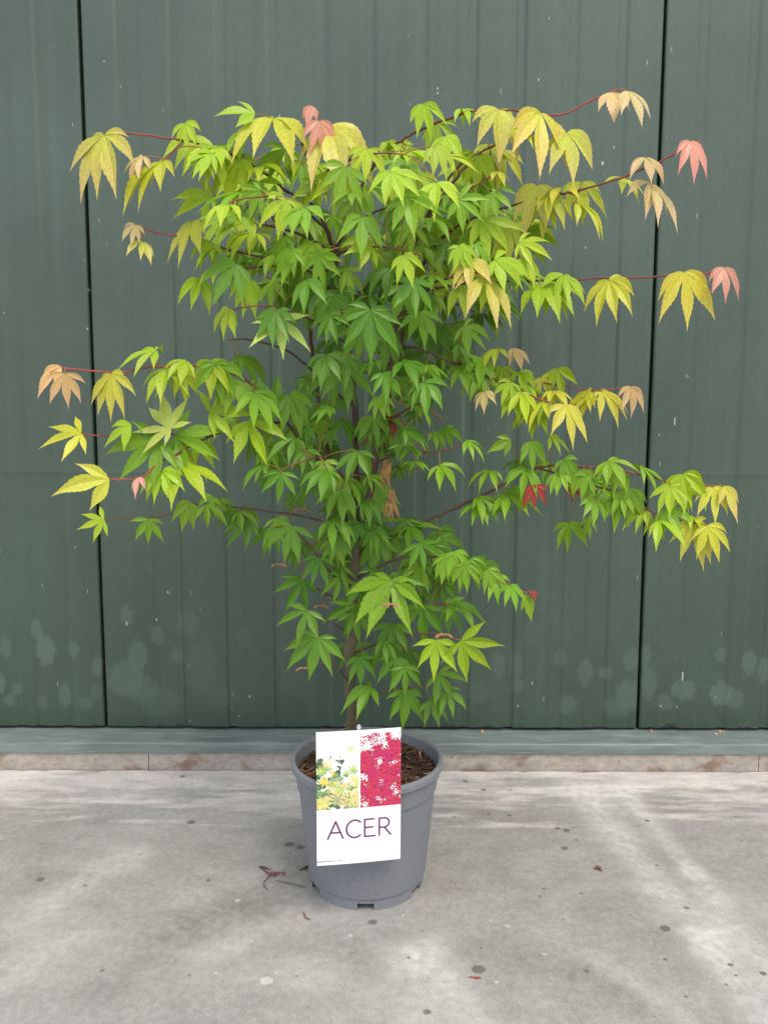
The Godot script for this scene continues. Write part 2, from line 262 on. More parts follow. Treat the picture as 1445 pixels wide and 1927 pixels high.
	[0.453, 0.712, 0.106, 0.0571, 75, 5, "L", 1.10, 0.38],
	[0.377, 0.689, 0.093, 0.0578, 85, 5, "g", 1.10, 0.38],
	[0.415, 0.642, 0.119, 0.0568, 80, 5, "L", 1.10, 0.38],
	[-0.193, 1.078, 0.127, 0.0541, 139, 7, "L", 0.74, 0.38],
	[0.204, 1.132, -0.047, 0.0620, 25, 5, "g", 1.02, 0.38],
	[0.057, 0.844, 0.172, 0.0529, 81, 5, "G", 1.11, 0.38],
	[0.168, 1.006, 0.129, 0.0541, 34, 7, "G", 0.67, 0.38],
	[0.030, 0.779, 0.152, 0.0542, 55, 5, "G", 0.90, 0.38],
	[0.070, 1.134, 0.006, 0.0593, 59, 5, "g", 0.62, 0.00],
	[-0.192, 0.828, 0.057, 0.0584, 58, 5, "g", 1.13, 0.38],
	[-0.142, 1.011, -0.068, 0.0635, 112, 5, "g", 0.65, 0.38],
	[0.112, 0.564, -0.013, 0.0630, 79, 5, "G", 0.81, 0.15],
	[-0.194, 1.246, 0.067, 0.0556, 190, 3, "L", 0.50, 0.00],
	[-0.180, 0.809, 0.093, 0.0566, 250, 5, "G", 0.10, 0.00],
	[-0.042, 0.741, -0.008, 0.0617, 85, 5, "g", 0.90, 0.38],
	[0.034, 0.356, 0.060, 0.0605, 88, 5, "G", 0.70, 0.15],
	[-0.132, 1.184, 0.058, 0.0563, 100, 5, "L", 1.35, 0.38],
	[0.145, 1.191, 0.064, 0.0560, 100, 5, "L", 1.35, 0.38],
	[-0.137, 0.768, 0.048, 0.0589, 80, 5, "G", 1.10, 0.38],
	[-0.205, 1.002, 0.071, 0.0566, 110, 7, "L", 1.35, 0.38],
	[0.055, 0.883, -0.143, 0.0675, 63, 5, "G", 0.90, 0.38],
	[-0.125, 1.127, -0.073, 0.0628, 132, 7, "g", 1.19, 0.38],
	[-0.266, 1.151, 0.034, 0.0575, 135, 5, "L", 0.76, 0.38],
	[0.121, 1.128, -0.151, 0.0661, 85, 5, "g", 0.98, 0.38],
	[-0.027, 0.681, -0.159, 0.0688, 113, 5, "G", 1.19, 0.38],
	[-0.033, 0.927, 0.113, 0.0546, 100, 7, "G", 0.61, 0.00],
	[0.059, 1.230, -0.155, 0.0657, 91, 5, "L", 0.64, 0.00],
	[0.045, 1.135, 0.066, 0.0557, 75, 7, "L", 0.78, 0.38],
	[0.021, 0.782, 0.054, 0.0578, 98, 5, "G", 0.75, 0.38],
	[-0.243, 1.199, -0.088, 0.0623, 114, 5, "L", 1.12, 0.38],
	[0.354, 1.155, 0.072, 0.0550, 50, 5, "y", 1.17, 0.38],
	[0.063, 0.546, -0.022, 0.0624, 88, 7, "G", 1.14, 0.15],
	[-0.091, 0.926, -0.046, 0.0615, 77, 5, "G", 1.25, 0.38],
	[0.053, 1.128, -0.040, 0.0602, 101, 7, "g", 1.17, 0.38],
	[-0.205, 0.850, 0.047, 0.0574, 114, 5, "g", 1.11, 0.38],
	[0.069, 1.172, 0.146, 0.0511, 49, 5, "L", 1.14, 0.38],
	[0.039, 1.226, -0.122, 0.0632, 50, 7, "g", 0.91, 0.38],
	[-0.152, 0.945, 0.164, 0.0513, 101, 7, "G", 0.69, 0.38],
	[-0.182, 1.015, -0.003, 0.0586, 95, 5, "G", 1.17, 0.38],
	[0.125, 0.971, -0.179, 0.0669, 87, 5, "g", 0.65, 0.00],
	[0.058, 1.264, 0.059, 0.0543, 70, 5, "L", 1.60, 0.38],
	[-0.094, 0.603, -0.013, 0.0609, 85, 5, "G", 0.70, 0.15],
	[-0.008, 0.596, 0.017, 0.0596, 100, 7, "G", 0.60, 0.00],
	[-0.137, 0.527, 0.003, 0.0605, 122, 5, "G", 0.60, 0.00],
	[-0.118, 0.499, 0.106, 0.0559, 118, 5, "G", 0.60, 0.00],
	[0.081, 0.455, 0.114, 0.0558, 92, 5, "L", 0.60, 0.00],
	[-0.020, 0.354, 0.043, 0.0596, 105, 5, "G", 0.70, 0.15],
	[-0.088, 0.577, -0.051, 0.0626, 80, 5, "G", 1.17, 0.15],
	[-0.152, 1.067, 0.072, 0.0545, 103, 5, "g", 1.20, 0.38],
	[-0.235, 1.062, -0.007, 0.0581, 146, 5, "g", 1.18, 0.38],
	[-0.160, 0.994, 0.040, 0.0562, 115, 5, "g", 0.74, 0.38],
	[0.053, 0.950, 0.106, 0.0532, 80, 7, "G", 0.90, 0.38],
	[-0.173, 1.248, -0.090, 0.0607, 113, 5, "L", 0.79, 0.38],
	[-0.074, 0.991, 0.065, 0.0547, 84, 5, "G", 0.88, 0.38],
	[-0.136, 0.765, 0.102, 0.0541, 94, 5, "G", 0.78, 0.38],
	[0.482, 0.636, 0.133, 0.0533, 65, 5, "y", 1.10, 0.38],
	[-0.075, 0.977, 0.094, 0.0534, 109, 7, "G", 1.10, 0.38],
	[0.022, 0.409, 0.054, 0.0579, 103, 5, "G", 1.05, 0.15],
	[-0.440, 0.862, 0.209, 0.0486, 145, 3, "O", 1.10, 0.00],
	[-0.431, 0.852, 0.221, 0.0480, 98, 5, "O", 1.10, 0.00],
	[-0.365, 0.784, 0.155, 0.0514, 160, 3, "L", 0.70, 0.38],
	[-0.245, 1.071, -0.077, 0.0605, 120, 5, "g", 1.23, 0.38],
	[-0.113, 1.215, -0.061, 0.0590, 101, 7, "L", 0.83, 0.38],
	[0.171, 1.029, -0.062, 0.0599, 73, 7, "g", 0.65, 0.00],
	[-0.043, 1.116, 0.100, 0.0520, 108, 7, "g", 0.88, 0.38],
	[-0.179, 1.200, -0.061, 0.0589, 128, 5, "L", 0.99, 0.38],
	[0.032, 1.126, 0.028, 0.0552, 85, 7, "L", 1.00, 0.38],
	[-0.111, 1.061, -0.144, 0.0634, 78, 5, "g", 1.12, 0.38],
	[-0.091, 1.019, 0.174, 0.0489, 76, 7, "g", 0.73, 0.38],
	[-0.165, 1.081, -0.040, 0.0582, 109, 7, "g", 1.24, 0.38],
	[0.090, 1.215, 0.067, 0.0526, 85, 5, "L", 1.35, 0.38],
	[0.376, 1.169, 0.115, 0.0506, 95, 5, "O", 1.35, 0.00],
	[0.206, 1.031, 0.096, 0.0521, 60, 5, "L", 1.35, 0.38],
	[0.484, 1.009, 0.144, 0.0501, 86, 5, "P", 1.35, 0.00],
	[-0.056, 0.886, 0.144, 0.0507, 92, 5, "G", 0.70, 0.38],
	[-0.257, 1.044, 0.091, 0.0523, 110, 5, "L", 1.35, 0.38],
	[-0.018, 1.032, 0.166, 0.0490, 170, 5, "L", 0.90, 0.38],
	[0.389, 0.846, 0.043, 0.0553, 85, 5, "O", 1.10, 0.00],
	[0.340, 0.731, 0.100, 0.0533, 80, 5, "g", 1.10, 0.38],
	[0.512, 0.695, 0.117, 0.0527, 70, 3, "o", 1.10, 0.00],
	[-0.180, 0.724, 0.120, 0.0524, 109, 7, "G", 0.99, 0.38],
	[0.179, 1.144, -0.127, 0.0613, 63, 5, "L", 0.71, 0.38],
	[0.246, 1.120, 0.064, 0.0528, 103, 5, "y", 1.17, 0.38],
	[0.209, 0.844, 0.054, 0.0546, 98, 7, "L", 1.22, 0.38],
	[0.235, 0.818, 0.044, 0.0551, 96, 5, "L", 0.91, 0.38],
	[-0.064, 1.008, -0.008, 0.0565, 116, 5, "G", 0.77, 0.38],
	[-0.127, 1.132, 0.049, 0.0533, 99, 7, "g", 0.89, 0.38],
	[0.057, 1.110, -0.108, 0.0604, 70, 5, "g", 0.60, 0.00],
	[-0.100, 0.987, -0.026, 0.0573, 95, 7, "G", 1.05, 0.38],
	[-0.133, 1.205, -0.020, 0.0559, 84, 7, "g", 0.91, 0.38],
	[0.109, 1.051, -0.083, 0.0594, 55, 5, "L", 1.23, 0.38],
	[-0.208, 1.084, -0.092, 0.0596, 137, 7, "g", 0.88, 0.38],
	[-0.163, 0.739, 0.066, 0.0542, 134, 7, "G", 1.22, 0.38],
	[-0.123, 1.138, -0.127, 0.0608, 89, 5, "g", 0.62, 0.00],
	[-0.038, 0.746, 0.140, 0.0508, 114, 5, "G", 0.78, 0.38],
	[-0.030, 0.537, 0.072, 0.0548, 88, 5, "G", 0.85, 0.15],
	[-0.283, 0.875, 0.158, 0.0492, 120, 5, "L", 1.10, 0.38],
	[-0.174, 1.032, -0.141, 0.0615, 131, 5, "G", 0.78, 0.38],
	[0.105, 1.103, 0.140, 0.0487, 33, 5, "g", 0.66, 0.38],
	[0.098, 1.145, -0.172, 0.0622, 79, 5, "L", 1.05, 0.38],
	[-0.310, 0.855, 0.142, 0.0497, 101, 5, "L", 1.01, 0.38],
	[0.153, 0.862, 0.049, 0.0538, 72, 5, "g", 1.17, 0.38],
	[-0.161, 1.118, -0.103, 0.0592, 107, 5, "L", 0.71, 0.38],
	[0.020, 0.852, 0.100, 0.0514, 85, 5, "G", 1.08, 0.38],
	[-0.240, 1.161, 0.150, 0.0478, 148, 7, "L", 0.79, 0.38],
	[-0.057, 0.934, 0.062, 0.0526, 96, 5, "G", 0.86, 0.38],
	[-0.005, 0.589, -0.086, 0.0606, 59, 7, "G", 0.64, 0.00],
	[0.120, 0.878, 0.045, 0.0535, 79, 5, "g", 1.18, 0.38],
	[0.015, 0.465, 0.057, 0.0549, 95, 5, "G", 0.80, 0.15],
	[0.003, 0.407, -0.031, 0.0590, 74, 5, "G", 1.22, 0.15],
	[0.171, 1.273, 0.015, 0.0528, 68, 5, "L", 1.09, 0.38],
	[-0.136, 1.037, 0.119, 0.0493, 112, 7, "g", 1.27, 0.38],
	[-0.197, 1.124, -0.089, 0.0579, 122, 5, "g", 1.18, 0.38],
	[0.148, 0.891, 0.044, 0.0530, 95, 5, "g", 1.10, 0.38],
	[0.212, 0.835, 0.069, 0.0522, 95, 5, "L", 1.10, 0.38],
	[0.495, 0.692, 0.116, 0.0508, 85, 5, "Y", 1.10, 0.38],
	[0.218, 1.059, -0.116, 0.0590, 28, 5, "g", 1.29, 0.38],
	[0.002, 0.594, -0.051, 0.0582, 57, 5, "G", 0.86, 0.15],
	[0.122, 1.125, -0.060, 0.0560, 55, 7, "g", 0.75, 0.38],
	[0.021, 1.234, -0.015, 0.0535, 100, 7, "L", 0.75, 0.38],
	[0.080, 1.045, -0.106, 0.0579, 42, 7, "g", 1.13, 0.38],
	[-0.261, 1.171, 0.066, 0.0498, 108, 5, "L", 0.92, 0.38],
	[-0.349, 1.169, 0.114, 0.0476, 140, 5, "O", 1.35, 0.00],
	[-0.293, 1.223, 0.093, 0.0482, 75, 5, "L", 1.60, 0.38],
	[-0.221, 0.948, 0.152, 0.0470, 120, 5, "L", 1.35, 0.38],
	[0.026, 1.016, 0.188, 0.0451, 60, 5, "L", 1.35, 0.38],
	[0.083, 1.263, -0.008, 0.0523, 78, 5, "L", 0.99, 0.38],
	[-0.127, 0.729, -0.061, 0.0569, 120, 5, "G", 0.84, 0.38],
	[0.222, 0.716, 0.070, 0.0512, 121, 7, "g", 1.13, 0.38],
	[0.091, 0.609, -0.017, 0.0553, 57, 5, "G", 1.27, 0.15],
	[0.190, 1.025, 0.059, 0.0502, 26, 7, "L", 0.78, 0.38],
	[0.031, 0.520, -0.021, 0.0555, 103, 7, "G", 1.15, 0.15],
	[-0.076, 0.937, 0.176, 0.0454, 95, 7, "G", 0.89, 0.38],
	[-0.166, 1.058, -0.002, 0.0523, 104, 5, "g", 1.27, 0.38],
	[0.101, 0.494, 0.053, 0.0524, 39, 7, "G", 0.84, 0.15],
	[0.200, 1.055, 0.093, 0.0482, 17, 5, "L", 0.64, 0.00],
	[-0.305, 0.864, 0.109, 0.0484, 76, 5, "L", 1.05, 0.38],
	[0.325, 0.838, 0.046, 0.0511, 95, 5, "y", 1.10, 0.38],
	[0.151, 0.671, 0.044, 0.0520, 85, 5, "g", 1.10, 0.38],
	[0.426, 0.658, 0.110, 0.0493, 50, 5, "g", 1.10, 0.38],
	[0.131, 0.583, 0.120, 0.0492, 65, 5, "g", 1.10, 0.15],
	[0.051, 1.175, -0.143, 0.0572, 63, 7, "g", 0.74, 0.38],
	[-0.061, 1.011, -0.105, 0.0564, 103, 5, "G", 0.64, 0.00],
	[0.051, 1.144, -0.161, 0.0580, 59, 7, "g", 0.71, 0.38],
	[0.272, 0.724, 0.010, 0.0527, 108, 5, "g", 1.07, 0.38],
	[0.130, 1.043, 0.136, 0.0459, 55, 5, "g", 1.13, 0.38],
	[0.070, 0.852, -0.089, 0.0560, 69, 5, "G", 0.98, 0.38],
	[0.117, 0.930, 0.114, 0.0472, 39, 5, "g", 0.91, 0.38],
	[0.351, 0.719, 0.077, 0.0497, 88, 5, "g", 1.26, 0.38],
	[0.224, 0.850, 0.036, 0.0507, 75, 5, "L", 1.11, 0.38],
	[-0.051, 1.075, 0.008, 0.0508, 111, 5, "G", 0.76, 0.38],
	[-0.247, 1.023, 0.083, 0.0480, 100, 5, "L", 1.35, 0.38],
	[0.084, 0.724, 0.110, 0.0482, 85, 5, "g", 1.10, 0.38],
	[0.056, 0.602, 0.085, 0.0497, 70, 5, "G", 0.70, 0.15],
	[0.088, 0.390, 0.076, 0.0510, 50, 5, "G", 0.80, 0.15],
	[-0.236, 0.613, -0.073, 0.0562, 140, 5, "G", 0.70, 0.15],
	[0.042, 0.620, 0.015, 0.0525, 80, 5, "G", 0.70, 0.38],
	[-0.019, 0.882, 0.083, 0.0486, 80, 5, "G", 1.10, 0.38],
	[0.064, 0.877, 0.041, 0.0503, 85, 5, "g", 1.10, 0.38],
	[-0.178, 0.756, 0.088, 0.0489, 100, 5, "g", 1.10, 0.38],
	[-0.130, 1.009, 0.163, 0.0447, 137, 5, "g", 1.14, 0.38],
	[-0.216, 0.769, -0.019, 0.0532, 109, 7, "G", 0.80, 0.38],
	[0.211, 0.685, 0.025, 0.0516, 77, 5, "g", 1.09, 0.38],
	[-0.117, 1.102, -0.062, 0.0533, 127, 5, "g", 1.07, 0.38],
	[0.154, 1.123, 0.098, 0.0466, 52, 5, "g", 1.28, 0.38],
	[-0.060, 1.020, 0.066, 0.0484, 67, 5, "g", 0.78, 0.38],
	[0.074, 0.985, 0.060, 0.0486, 67, 5, "G", 1.15, 0.38],
	[-0.174, 1.113, 0.146, 0.0445, 126, 7, "g", 0.70, 0.38],
	[-0.301, 0.758, 0.122, 0.0469, 49, 7, "L", 1.12, 0.38],
	[-0.119, 1.179, -0.099, 0.0540, 126, 7, "L", 0.73, 0.38],
	[-0.019, 0.977, 0.090, 0.0472, 75, 7, "G", 0.78, 0.38],
	[0.041, 0.995, -0.081, 0.0540, 71, 7, "G", 1.04, 0.38],
	[0.042, 1.080, 0.095, 0.0464, 92, 5, "g", 0.63, 0.00],
	[0.120, 0.762, 0.145, 0.0455, 70, 5, "g", 1.10, 0.38],
	[0.205, 0.908, 0.021, 0.0498, 60, 3, "O", 1.10, 0.00],
	[0.277, 0.876, 0.022, 0.0499, 75, 5, "L", 1.10, 0.38],
	[0.216, 0.728, 0.006, 0.0511, 90, 5, "G", 0.80, 0.38],
	[0.361, 0.671, 0.084, 0.0483, 100, 5, "g", 1.10, 0.38],
	[-0.080, 1.024, 0.036, 0.0486, 72, 5, "G", 0.64, 0.00],
	[0.107, 1.124, 0.116, 0.0450, 67, 5, "g", 0.70, 0.38],
	[0.049, 1.166, 0.044, 0.0476, 73, 7, "L", 0.92, 0.38],
	[-0.024, 0.511, -0.038, 0.0537, 81, 7, "G", 0.79, 0.15],
	[-0.001, 0.858, 0.163, 0.0441, 80, 5, "G", 0.76, 0.38],
	[0.027, 0.548, 0.094, 0.0482, 50, 5, "G", 0.67, 0.15],
	[-0.290, 0.761, 0.082, 0.0477, 48, 5, "L", 1.07, 0.38],
	[-0.048, 1.108, 0.153, 0.0434, 109, 5, "g", 0.99, 0.38],
	[0.430, 0.694, 0.118, 0.0465, 96, 7, "L", 0.92, 0.38],
	[-0.146, 0.717, 0.178, 0.0439, 95, 5, "G", 0.80, 0.38],
	[0.015, 0.777, -0.024, 0.0516, 80, 5, "g", 1.10, 0.38],
	[0.093, 0.605, 0.033, 0.0501, 60, 5, "G", 0.80, 0.15],
	[-0.105, 0.571, 0.043, 0.0499, 105, 5, "G", 0.70, 0.15],
	[0.069, 1.009, 0.086, 0.0463, 89, 5, "g", 0.96, 0.38],
	[0.156, 0.659, 0.035, 0.0498, 93, 7, "g", 1.04, 0.38],
	[-0.072, 0.560, 0.026, 0.0504, 97, 7, "G", 0.64, 0.00],
	[0.132, 1.082, 0.025, 0.0482, 68, 7, "g", 1.19, 0.38],
	[-0.022, 1.061, 0.085, 0.0459, 78, 5, "g", 1.16, 0.38],
	[-0.168, 1.000, 0.090, 0.0457, 91, 5, "g", 0.63, 0.00],
	[-0.330, 0.711, 0.154, 0.0444, 130, 7, "L", 1.08, 0.38],
	[-0.190, 1.223, -0.112, 0.0525, 107, 7, "g", 1.26, 0.38],
	[0.486, 0.690, 0.091, 0.0468, 116, 5, "L", 0.90, 0.38],
	[0.121, 0.577, 0.132, 0.0457, 76, 7, "g", 1.19, 0.15],
	[-0.048, 0.481, 0.049, 0.0493, 74, 5, "G", 0.97, 0.15],
	[-0.103, 1.143, 0.073, 0.0455, 126, 5, "L", 0.74, 0.38],
	[-0.017, 0.798, 0.086, 0.0465, 76, 5, "G", 0.92, 0.38],
	[0.324, 0.832, 0.046, 0.0478, 110, 7, "y", 0.91, 0.38],
	[-0.312, 0.645, -0.079, 0.0534, 85, 5, "g", 1.00, 0.38],
	[0.104, 1.033, 0.167, 0.0421, 71, 7, "L", 1.19, 0.38],
	[-0.031, 0.665, 0.049, 0.0481, 78, 7, "G", 1.28, 0.38],
	[0.343, 0.693, 0.017, 0.0492, 54, 7, "g", 0.94, 0.38],
	[-0.339, 0.649, -0.072, 0.0525, 122, 5, "g", 1.04, 0.38],
	[-0.262, 0.635, -0.088, 0.0531, 110, 5, "G", 0.80, 0.38],
	[0.178, 0.904, 0.045, 0.0468, 95, 5, "y", 1.10, 0.38],
	[0.188, 0.878, 0.027, 0.0476, 90, 5, "L", 1.10, 0.38],
	[0.216, 0.870, 0.023, 0.0478, 85, 5, "L", 1.10, 0.38],
	[0.167, 0.714, 0.050, 0.0474, 95, 5, "g", 1.10, 0.38],
	[0.307, 0.624, 0.005, 0.0495, 90, 5, "g", 1.00, 0.38],
	[0.057, 0.560, 0.042, 0.0483, 117, 5, "g", 1.03, 0.15],
	[0.138, 1.081, -0.147, 0.0534, 78, 5, "g", 0.85, 0.38],
	[-0.262, 1.058, 0.081, 0.0447, 115, 5, "L", 1.35, 0.38],
	[0.049, 0.811, 0.168, 0.0424, 85, 5, "g", 1.10, 0.38],
	[-0.039, 0.403, 0.031, 0.0493, 80, 5, "G", 0.80, 0.15],
	[-0.016, 0.615, 0.039, 0.0480, 61, 7, "G", 1.18, 0.15],
	[0.095, 0.526, 0.016, 0.0492, 70, 5, "G", 1.28, 0.15],
	[0.466, 0.649, 0.110, 0.0449, 52, 5, "L", 1.24, 0.38],
	[-0.126, 0.748, -0.101, 0.0523, 88, 5, "G", 0.72, 0.38],
	[0.128, 0.896, -0.042, 0.0494, 54, 7, "G", 0.72, 0.38],
	[0.098, 0.580, 0.047, 0.0473, 104, 5, "g", 1.16, 0.15],
	[0.278, 0.715, 0.060, 0.0461, 66, 5, "g", 1.22, 0.38],
	[0.068, 1.047, -0.054, 0.0490, 165, 3, "y", 0.60, 0.00],
	[-0.072, 0.538, 0.027, 0.0481, 110, 5, "G", 0.70, 0.15],
	[-0.199, 0.599, -0.071, 0.0515, 110, 5, "G", 0.70, 0.15],
	[-0.037, 0.625, 0.024, 0.0478, 110, 5, "G", 0.70, 0.38],
	[0.062, 0.870, 0.155, 0.0419, 61, 5, "G", 0.83, 0.38],
	[0.276, 0.836, 0.034, 0.0463, 114, 5, "y", 1.12, 0.38],
	[-0.256, 0.632, -0.086, 0.0513, 57, 5, "g", 1.14, 0.38],
	[-0.056, 0.578, -0.082, 0.0513, 105, 7, "G", 0.72, 0.15],
	[-0.127, 0.796, -0.038, 0.0487, 87, 7, "G", 0.77, 0.38],
	[-0.356, 1.052, 0.106, 0.0422, 90, 5, "o", 1.35, 0.00],
	[0.033, 0.400, 0.075, 0.0459, 90, 5, "G", 0.80, 0.15],
	[0.106, 0.595, 0.125, 0.0433, 70, 5, "g", 1.10, 0.15],
	[0.103, 0.575, 0.038, 0.0465, 77, 5, "G", 1.19, 0.15],
	[-0.075, 0.607, 0.090, 0.0444, 107, 7, "G", 1.06, 0.15],
	[0.227, 0.759, 0.077, 0.0442, 85, 5, "g", 1.10, 0.38],
	[0.326, 0.672, 0.090, 0.0440, 90, 5, "g", 1.10, 0.38],
	[0.153, 0.860, 0.015, 0.0460, 124, 5, "L", 1.22, 0.38],
	[-0.089, 0.677, 0.075, 0.0444, 74, 5, "g", 1.04, 0.38],
	[0.014, 0.494, -0.011, 0.0482, 93, 5, "G", 1.15, 0.15],
	[0.053, 0.848, -0.127, 0.0509, 70, 7, "G", 0.85, 0.38],
	[-0.117, 0.747, 0.118, 0.0423, 102, 5, "G", 0.78, 0.38],
	[0.349, 0.679, 0.042, 0.0453, 131, 5, "g", 1.27, 0.38],
	[-0.173, 0.748, -0.078, 0.0494, 96, 5, "G", 1.09, 0.38],
	[0.366, 0.678, 0.089, 0.0435, 100, 5, "g", 1.22, 0.38],
	[0.403, 0.655, 0.090, 0.0431, 105, 7, "L", 1.20, 0.38],
	[-0.175, 0.623, 0.055, 0.0444, 105, 5, "G", 1.17, 0.38],
	[-0.006, 0.776, -0.098, 0.0491, 106, 5, "G", 1.14, 0.38],
	[-0.075, 0.599, 0.033, 0.0450, 78, 5, "G", 0.83, 0.15],
	[-0.089, 0.731, 0.127, 0.0411, 85, 5, "g", 1.10, 0.38],
	[0.156, 0.569, 0.132, 0.0416, 60, 5, "g", 1.10, 0.15],
	[0.076, 0.341, 0.064, 0.0449, 62, 5, "G", 1.10, 0.15],
	[0.163, 0.563, 0.102, 0.0425, 55, 5, "g", 1.26, 0.15],
	[-0.066, 0.603, 0.002, 0.0458, 101, 7, "G", 0.62, 0.00],
	[0.033, 0.393, -0.030, 0.0477, 91, 7, "G", 1.06, 0.15],
	[-0.026, 0.584, -0.040, 0.0472, 90, 5, "G", 0.85, 0.15],
	[0.266, 0.839, 0.043, 0.0431, 90, 5, "y", 1.10, 0.38],
	[0.256, 0.769, 0.078, 0.0421, 80, 5, "L", 1.10, 0.38],
	[0.233, 0.693, 0.088, 0.0420, 90, 5, "R", 1.10, 0.38],
	[0.307, 0.717, 0.088, 0.0420, 85, 5, "g", 1.10, 0.38],
	[0.279, 0.732, 0.073, 0.0424, 60, 5, "g", 1.10, 0.38],
	[-0.000, 0.439, 0.064, 0.0438, 74, 5, "G", 1.25, 0.15],
	[0.216, 0.848, -0.020, 0.0452, 57, 5, "L", 1.29, 0.38],
	[-0.037, 0.657, -0.112, 0.0491, 94, 7, "G", 0.74, 0.38],
	[0.196, 0.851, 0.066, 0.0421, 120, 5, "L", 0.99, 0.38],
	[-0.142, 0.690, -0.113, 0.0489, 90, 5, "G", 0.80, 0.38],
	[-0.148, 0.582, -0.059, 0.0474, 94, 7, "G", 0.95, 0.15],
	[0.250, 0.817, 0.061, 0.0423, 101, 7, "L", 0.94, 0.38],
	[0.089, 0.891, -0.088, 0.0472, 75, 7, "G", 0.63, 0.00],
	[0.036, 0.632, 0.014, 0.0445, 85, 5, "G", 0.76, 0.38],
	[0.108, 0.781, -0.135, 0.0492, 49, 5, "g", 1.08, 0.38],
	[0.075, 0.592, 0.049, 0.0433, 50, 7, "G", 0.92, 0.15],
	[0.025, 0.862, -0.015, 0.0445, 59, 5, "g", 0.70, 0.38],
	[0.165, 1.158, 0.089, 0.0393, 90, 3, "Y", 1.35, 0.38],
	[0.167, 0.557, 0.131, 0.0401, 75, 5, "g", 1.10, 0.15],
	[0.210, 0.535, 0.152, 0.0394, 75, 3, "g", 1.10, 0.15],
	[0.102, 0.358, 0.067, 0.0430, 60, 5, "G", 1.10, 0.15],
	[-0.019, 0.551, 0.029, 0.0436, 80, 5, "G", 0.70, 0.15],
	[0.095, 0.587, 0.124, 0.0402, 103, 7, "g", 1.13, 0.15],
	[0.453, 0.688, 0.110, 0.0402, 103, 7, "L", 1.25, 0.38],
	[-0.116, 0.684, 0.010, 0.0435, 103, 7, "G", 0.70, 0.38],
	[-0.494, 0.618, -0.077, 0.0466, 160, 5, "L", 0.40, 0.00],
	[-0.417, 0.618, -0.083, 0.0468, 90, 5, "g", 0.80, 0.15],
	[0.157, 0.561, 0.042, 0.0426, 26, 5, "G", 0.63, 0.00],
	[0.024, 0.547, 0.042, 0.0425, 64, 7, "G", 0.84, 0.15],
	[0.273, 0.711, 0.075, 0.0406, 105, 7, "g", 1.16, 0.38],
	[0.061, 0.502, -0.030, 0.0449, 61, 7, "G", 1.14, 0.15],
	[0.335, 0.634, 0.011, 0.0428, 70, 5, "g", 1.00, 0.38],
	[-0.149, 0.789, -0.112, 0.0461, 104, 5, "G", 0.63, 0.00],
	[0.125, 0.921, -0.049, 0.0434, 74, 5, "G", 0.66, 0.38],
	[-0.078, 0.809, 0.151, 0.0372, 122, 7, "G", 0.72, 0.38],
	[0.298, 0.709, 0.078, 0.0398, 46, 5, "g", 1.19, 0.38],
	[0.048, 0.585, 0.038, 0.0415, 95, 7, "G", 0.68, 0.15],
	[0.420, 0.642, 0.083, 0.0395, 103, 5, "L", 1.17, 0.38],
	[0.363, 0.716, 0.101, 0.0385, 123, 5, "g", 1.08, 0.38],
	[-0.342, 0.711, 0.200, 0.0353, 88, 3, "P", 1.10, 0.00],
	[-0.304, 0.658, -0.089, 0.0448, 120, 5, "g", 0.80, 0.38],
	[-0.187, 0.623, -0.062, 0.0441, 68, 5, "g", 0.94, 0.38],
	[0.313, 0.709, 0.094, 0.0386, 115, 5, "g", 1.26, 0.38],
	[-0.100, 0.724, 0.082, 0.0384, 94, 5, "G", 0.83, 0.38],
	[0.187, 0.665, 0.017, 0.0407, 60, 5, "g", 1.07, 0.38],
	[-0.008, 0.825, 0.136, 0.0362, 69, 7, "g", 1.10, 0.38],
	[0.251, 0.862, 0.021, 0.0397, 59, 5, "y", 0.93, 0.38],
	[0.196, 0.763, 0.074, 0.0382, 160, 3, "g", 0.60, 0.00],
	[-0.018, 0.775, 0.026, 0.0394, 77, 7, "G", 1.17, 0.38],
	[-0.105, 1.247, 0.093, 0.0357, 115, 3, "P", 1.35, 0.00],
	[0.186, 0.550, 0.158, 0.0360, 70, 5, "g", 1.10, 0.15],
	[-0.016, 0.778, -0.006, 0.0404, 95, 5, "R", 0.80, 0.38],
	[-0.013, 0.878, 0.144, 0.0351, 112, 7, "G", 1.05, 0.38],
	[0.022, 0.756, 0.025, 0.0388, 71, 5, "G", 0.69, 0.38],
	[-0.128, 0.864, -0.063, 0.0411, 106, 7, "G", 0.81, 0.38],
	[-0.171, 1.127, 0.073, 0.0359, 90, 5, "P", 1.00, 0.00],
	[0.010, 0.746, -0.043, 0.0407, 65, 7, "G", 0.78, 0.38],
	[-0.094, 0.752, -0.077, 0.0414, 75, 7, "G", 1.13, 0.38],
	[-0.300, 0.653, -0.137, 0.0432, 77, 5, "g", 1.12, 0.38],
	[0.040, 0.752, 0.125, 0.0349, 97, 5, "G", 0.71, 0.38],
	[0.155, 0.836, 0.068, 0.0362, 90, 5, "O", 1.10, 0.00],
	[0.081, 0.774, -0.004, 0.0377, 89, 5, "g", 1.20, 0.38],
	[0.047, 0.831, 0.028, 0.0366, 83, 5, "G", 0.60, 0.00],
	[0.050, 0.811, -0.124, 0.0406, 79, 5, "G", 1.21, 0.38],
	[0.002, 0.814, -0.001, 0.0370, 81, 5, "G", 0.94, 0.38],
	[-0.027, 0.704, 0.061, 0.0353, 62, 5, "g", 0.83, 0.38],
	[-0.175, 0.768, 0.093, 0.0342, 142, 5, "g", 0.82, 0.38],
	[-0.362, 1.073, 0.116, 0.0325, 110, 5, "O", 1.35, 0.00],
	[0.046, 0.720, -0.101, 0.0398, 95, 5, "g", 1.10, 0.38],
	[0.039, 0.922, -0.123, 0.0391, 95, 7, "G", 1.21, 0.38],
	[-0.104, 0.792, -0.017, 0.0359, 89, 7, "g", 1.10, 0.38],
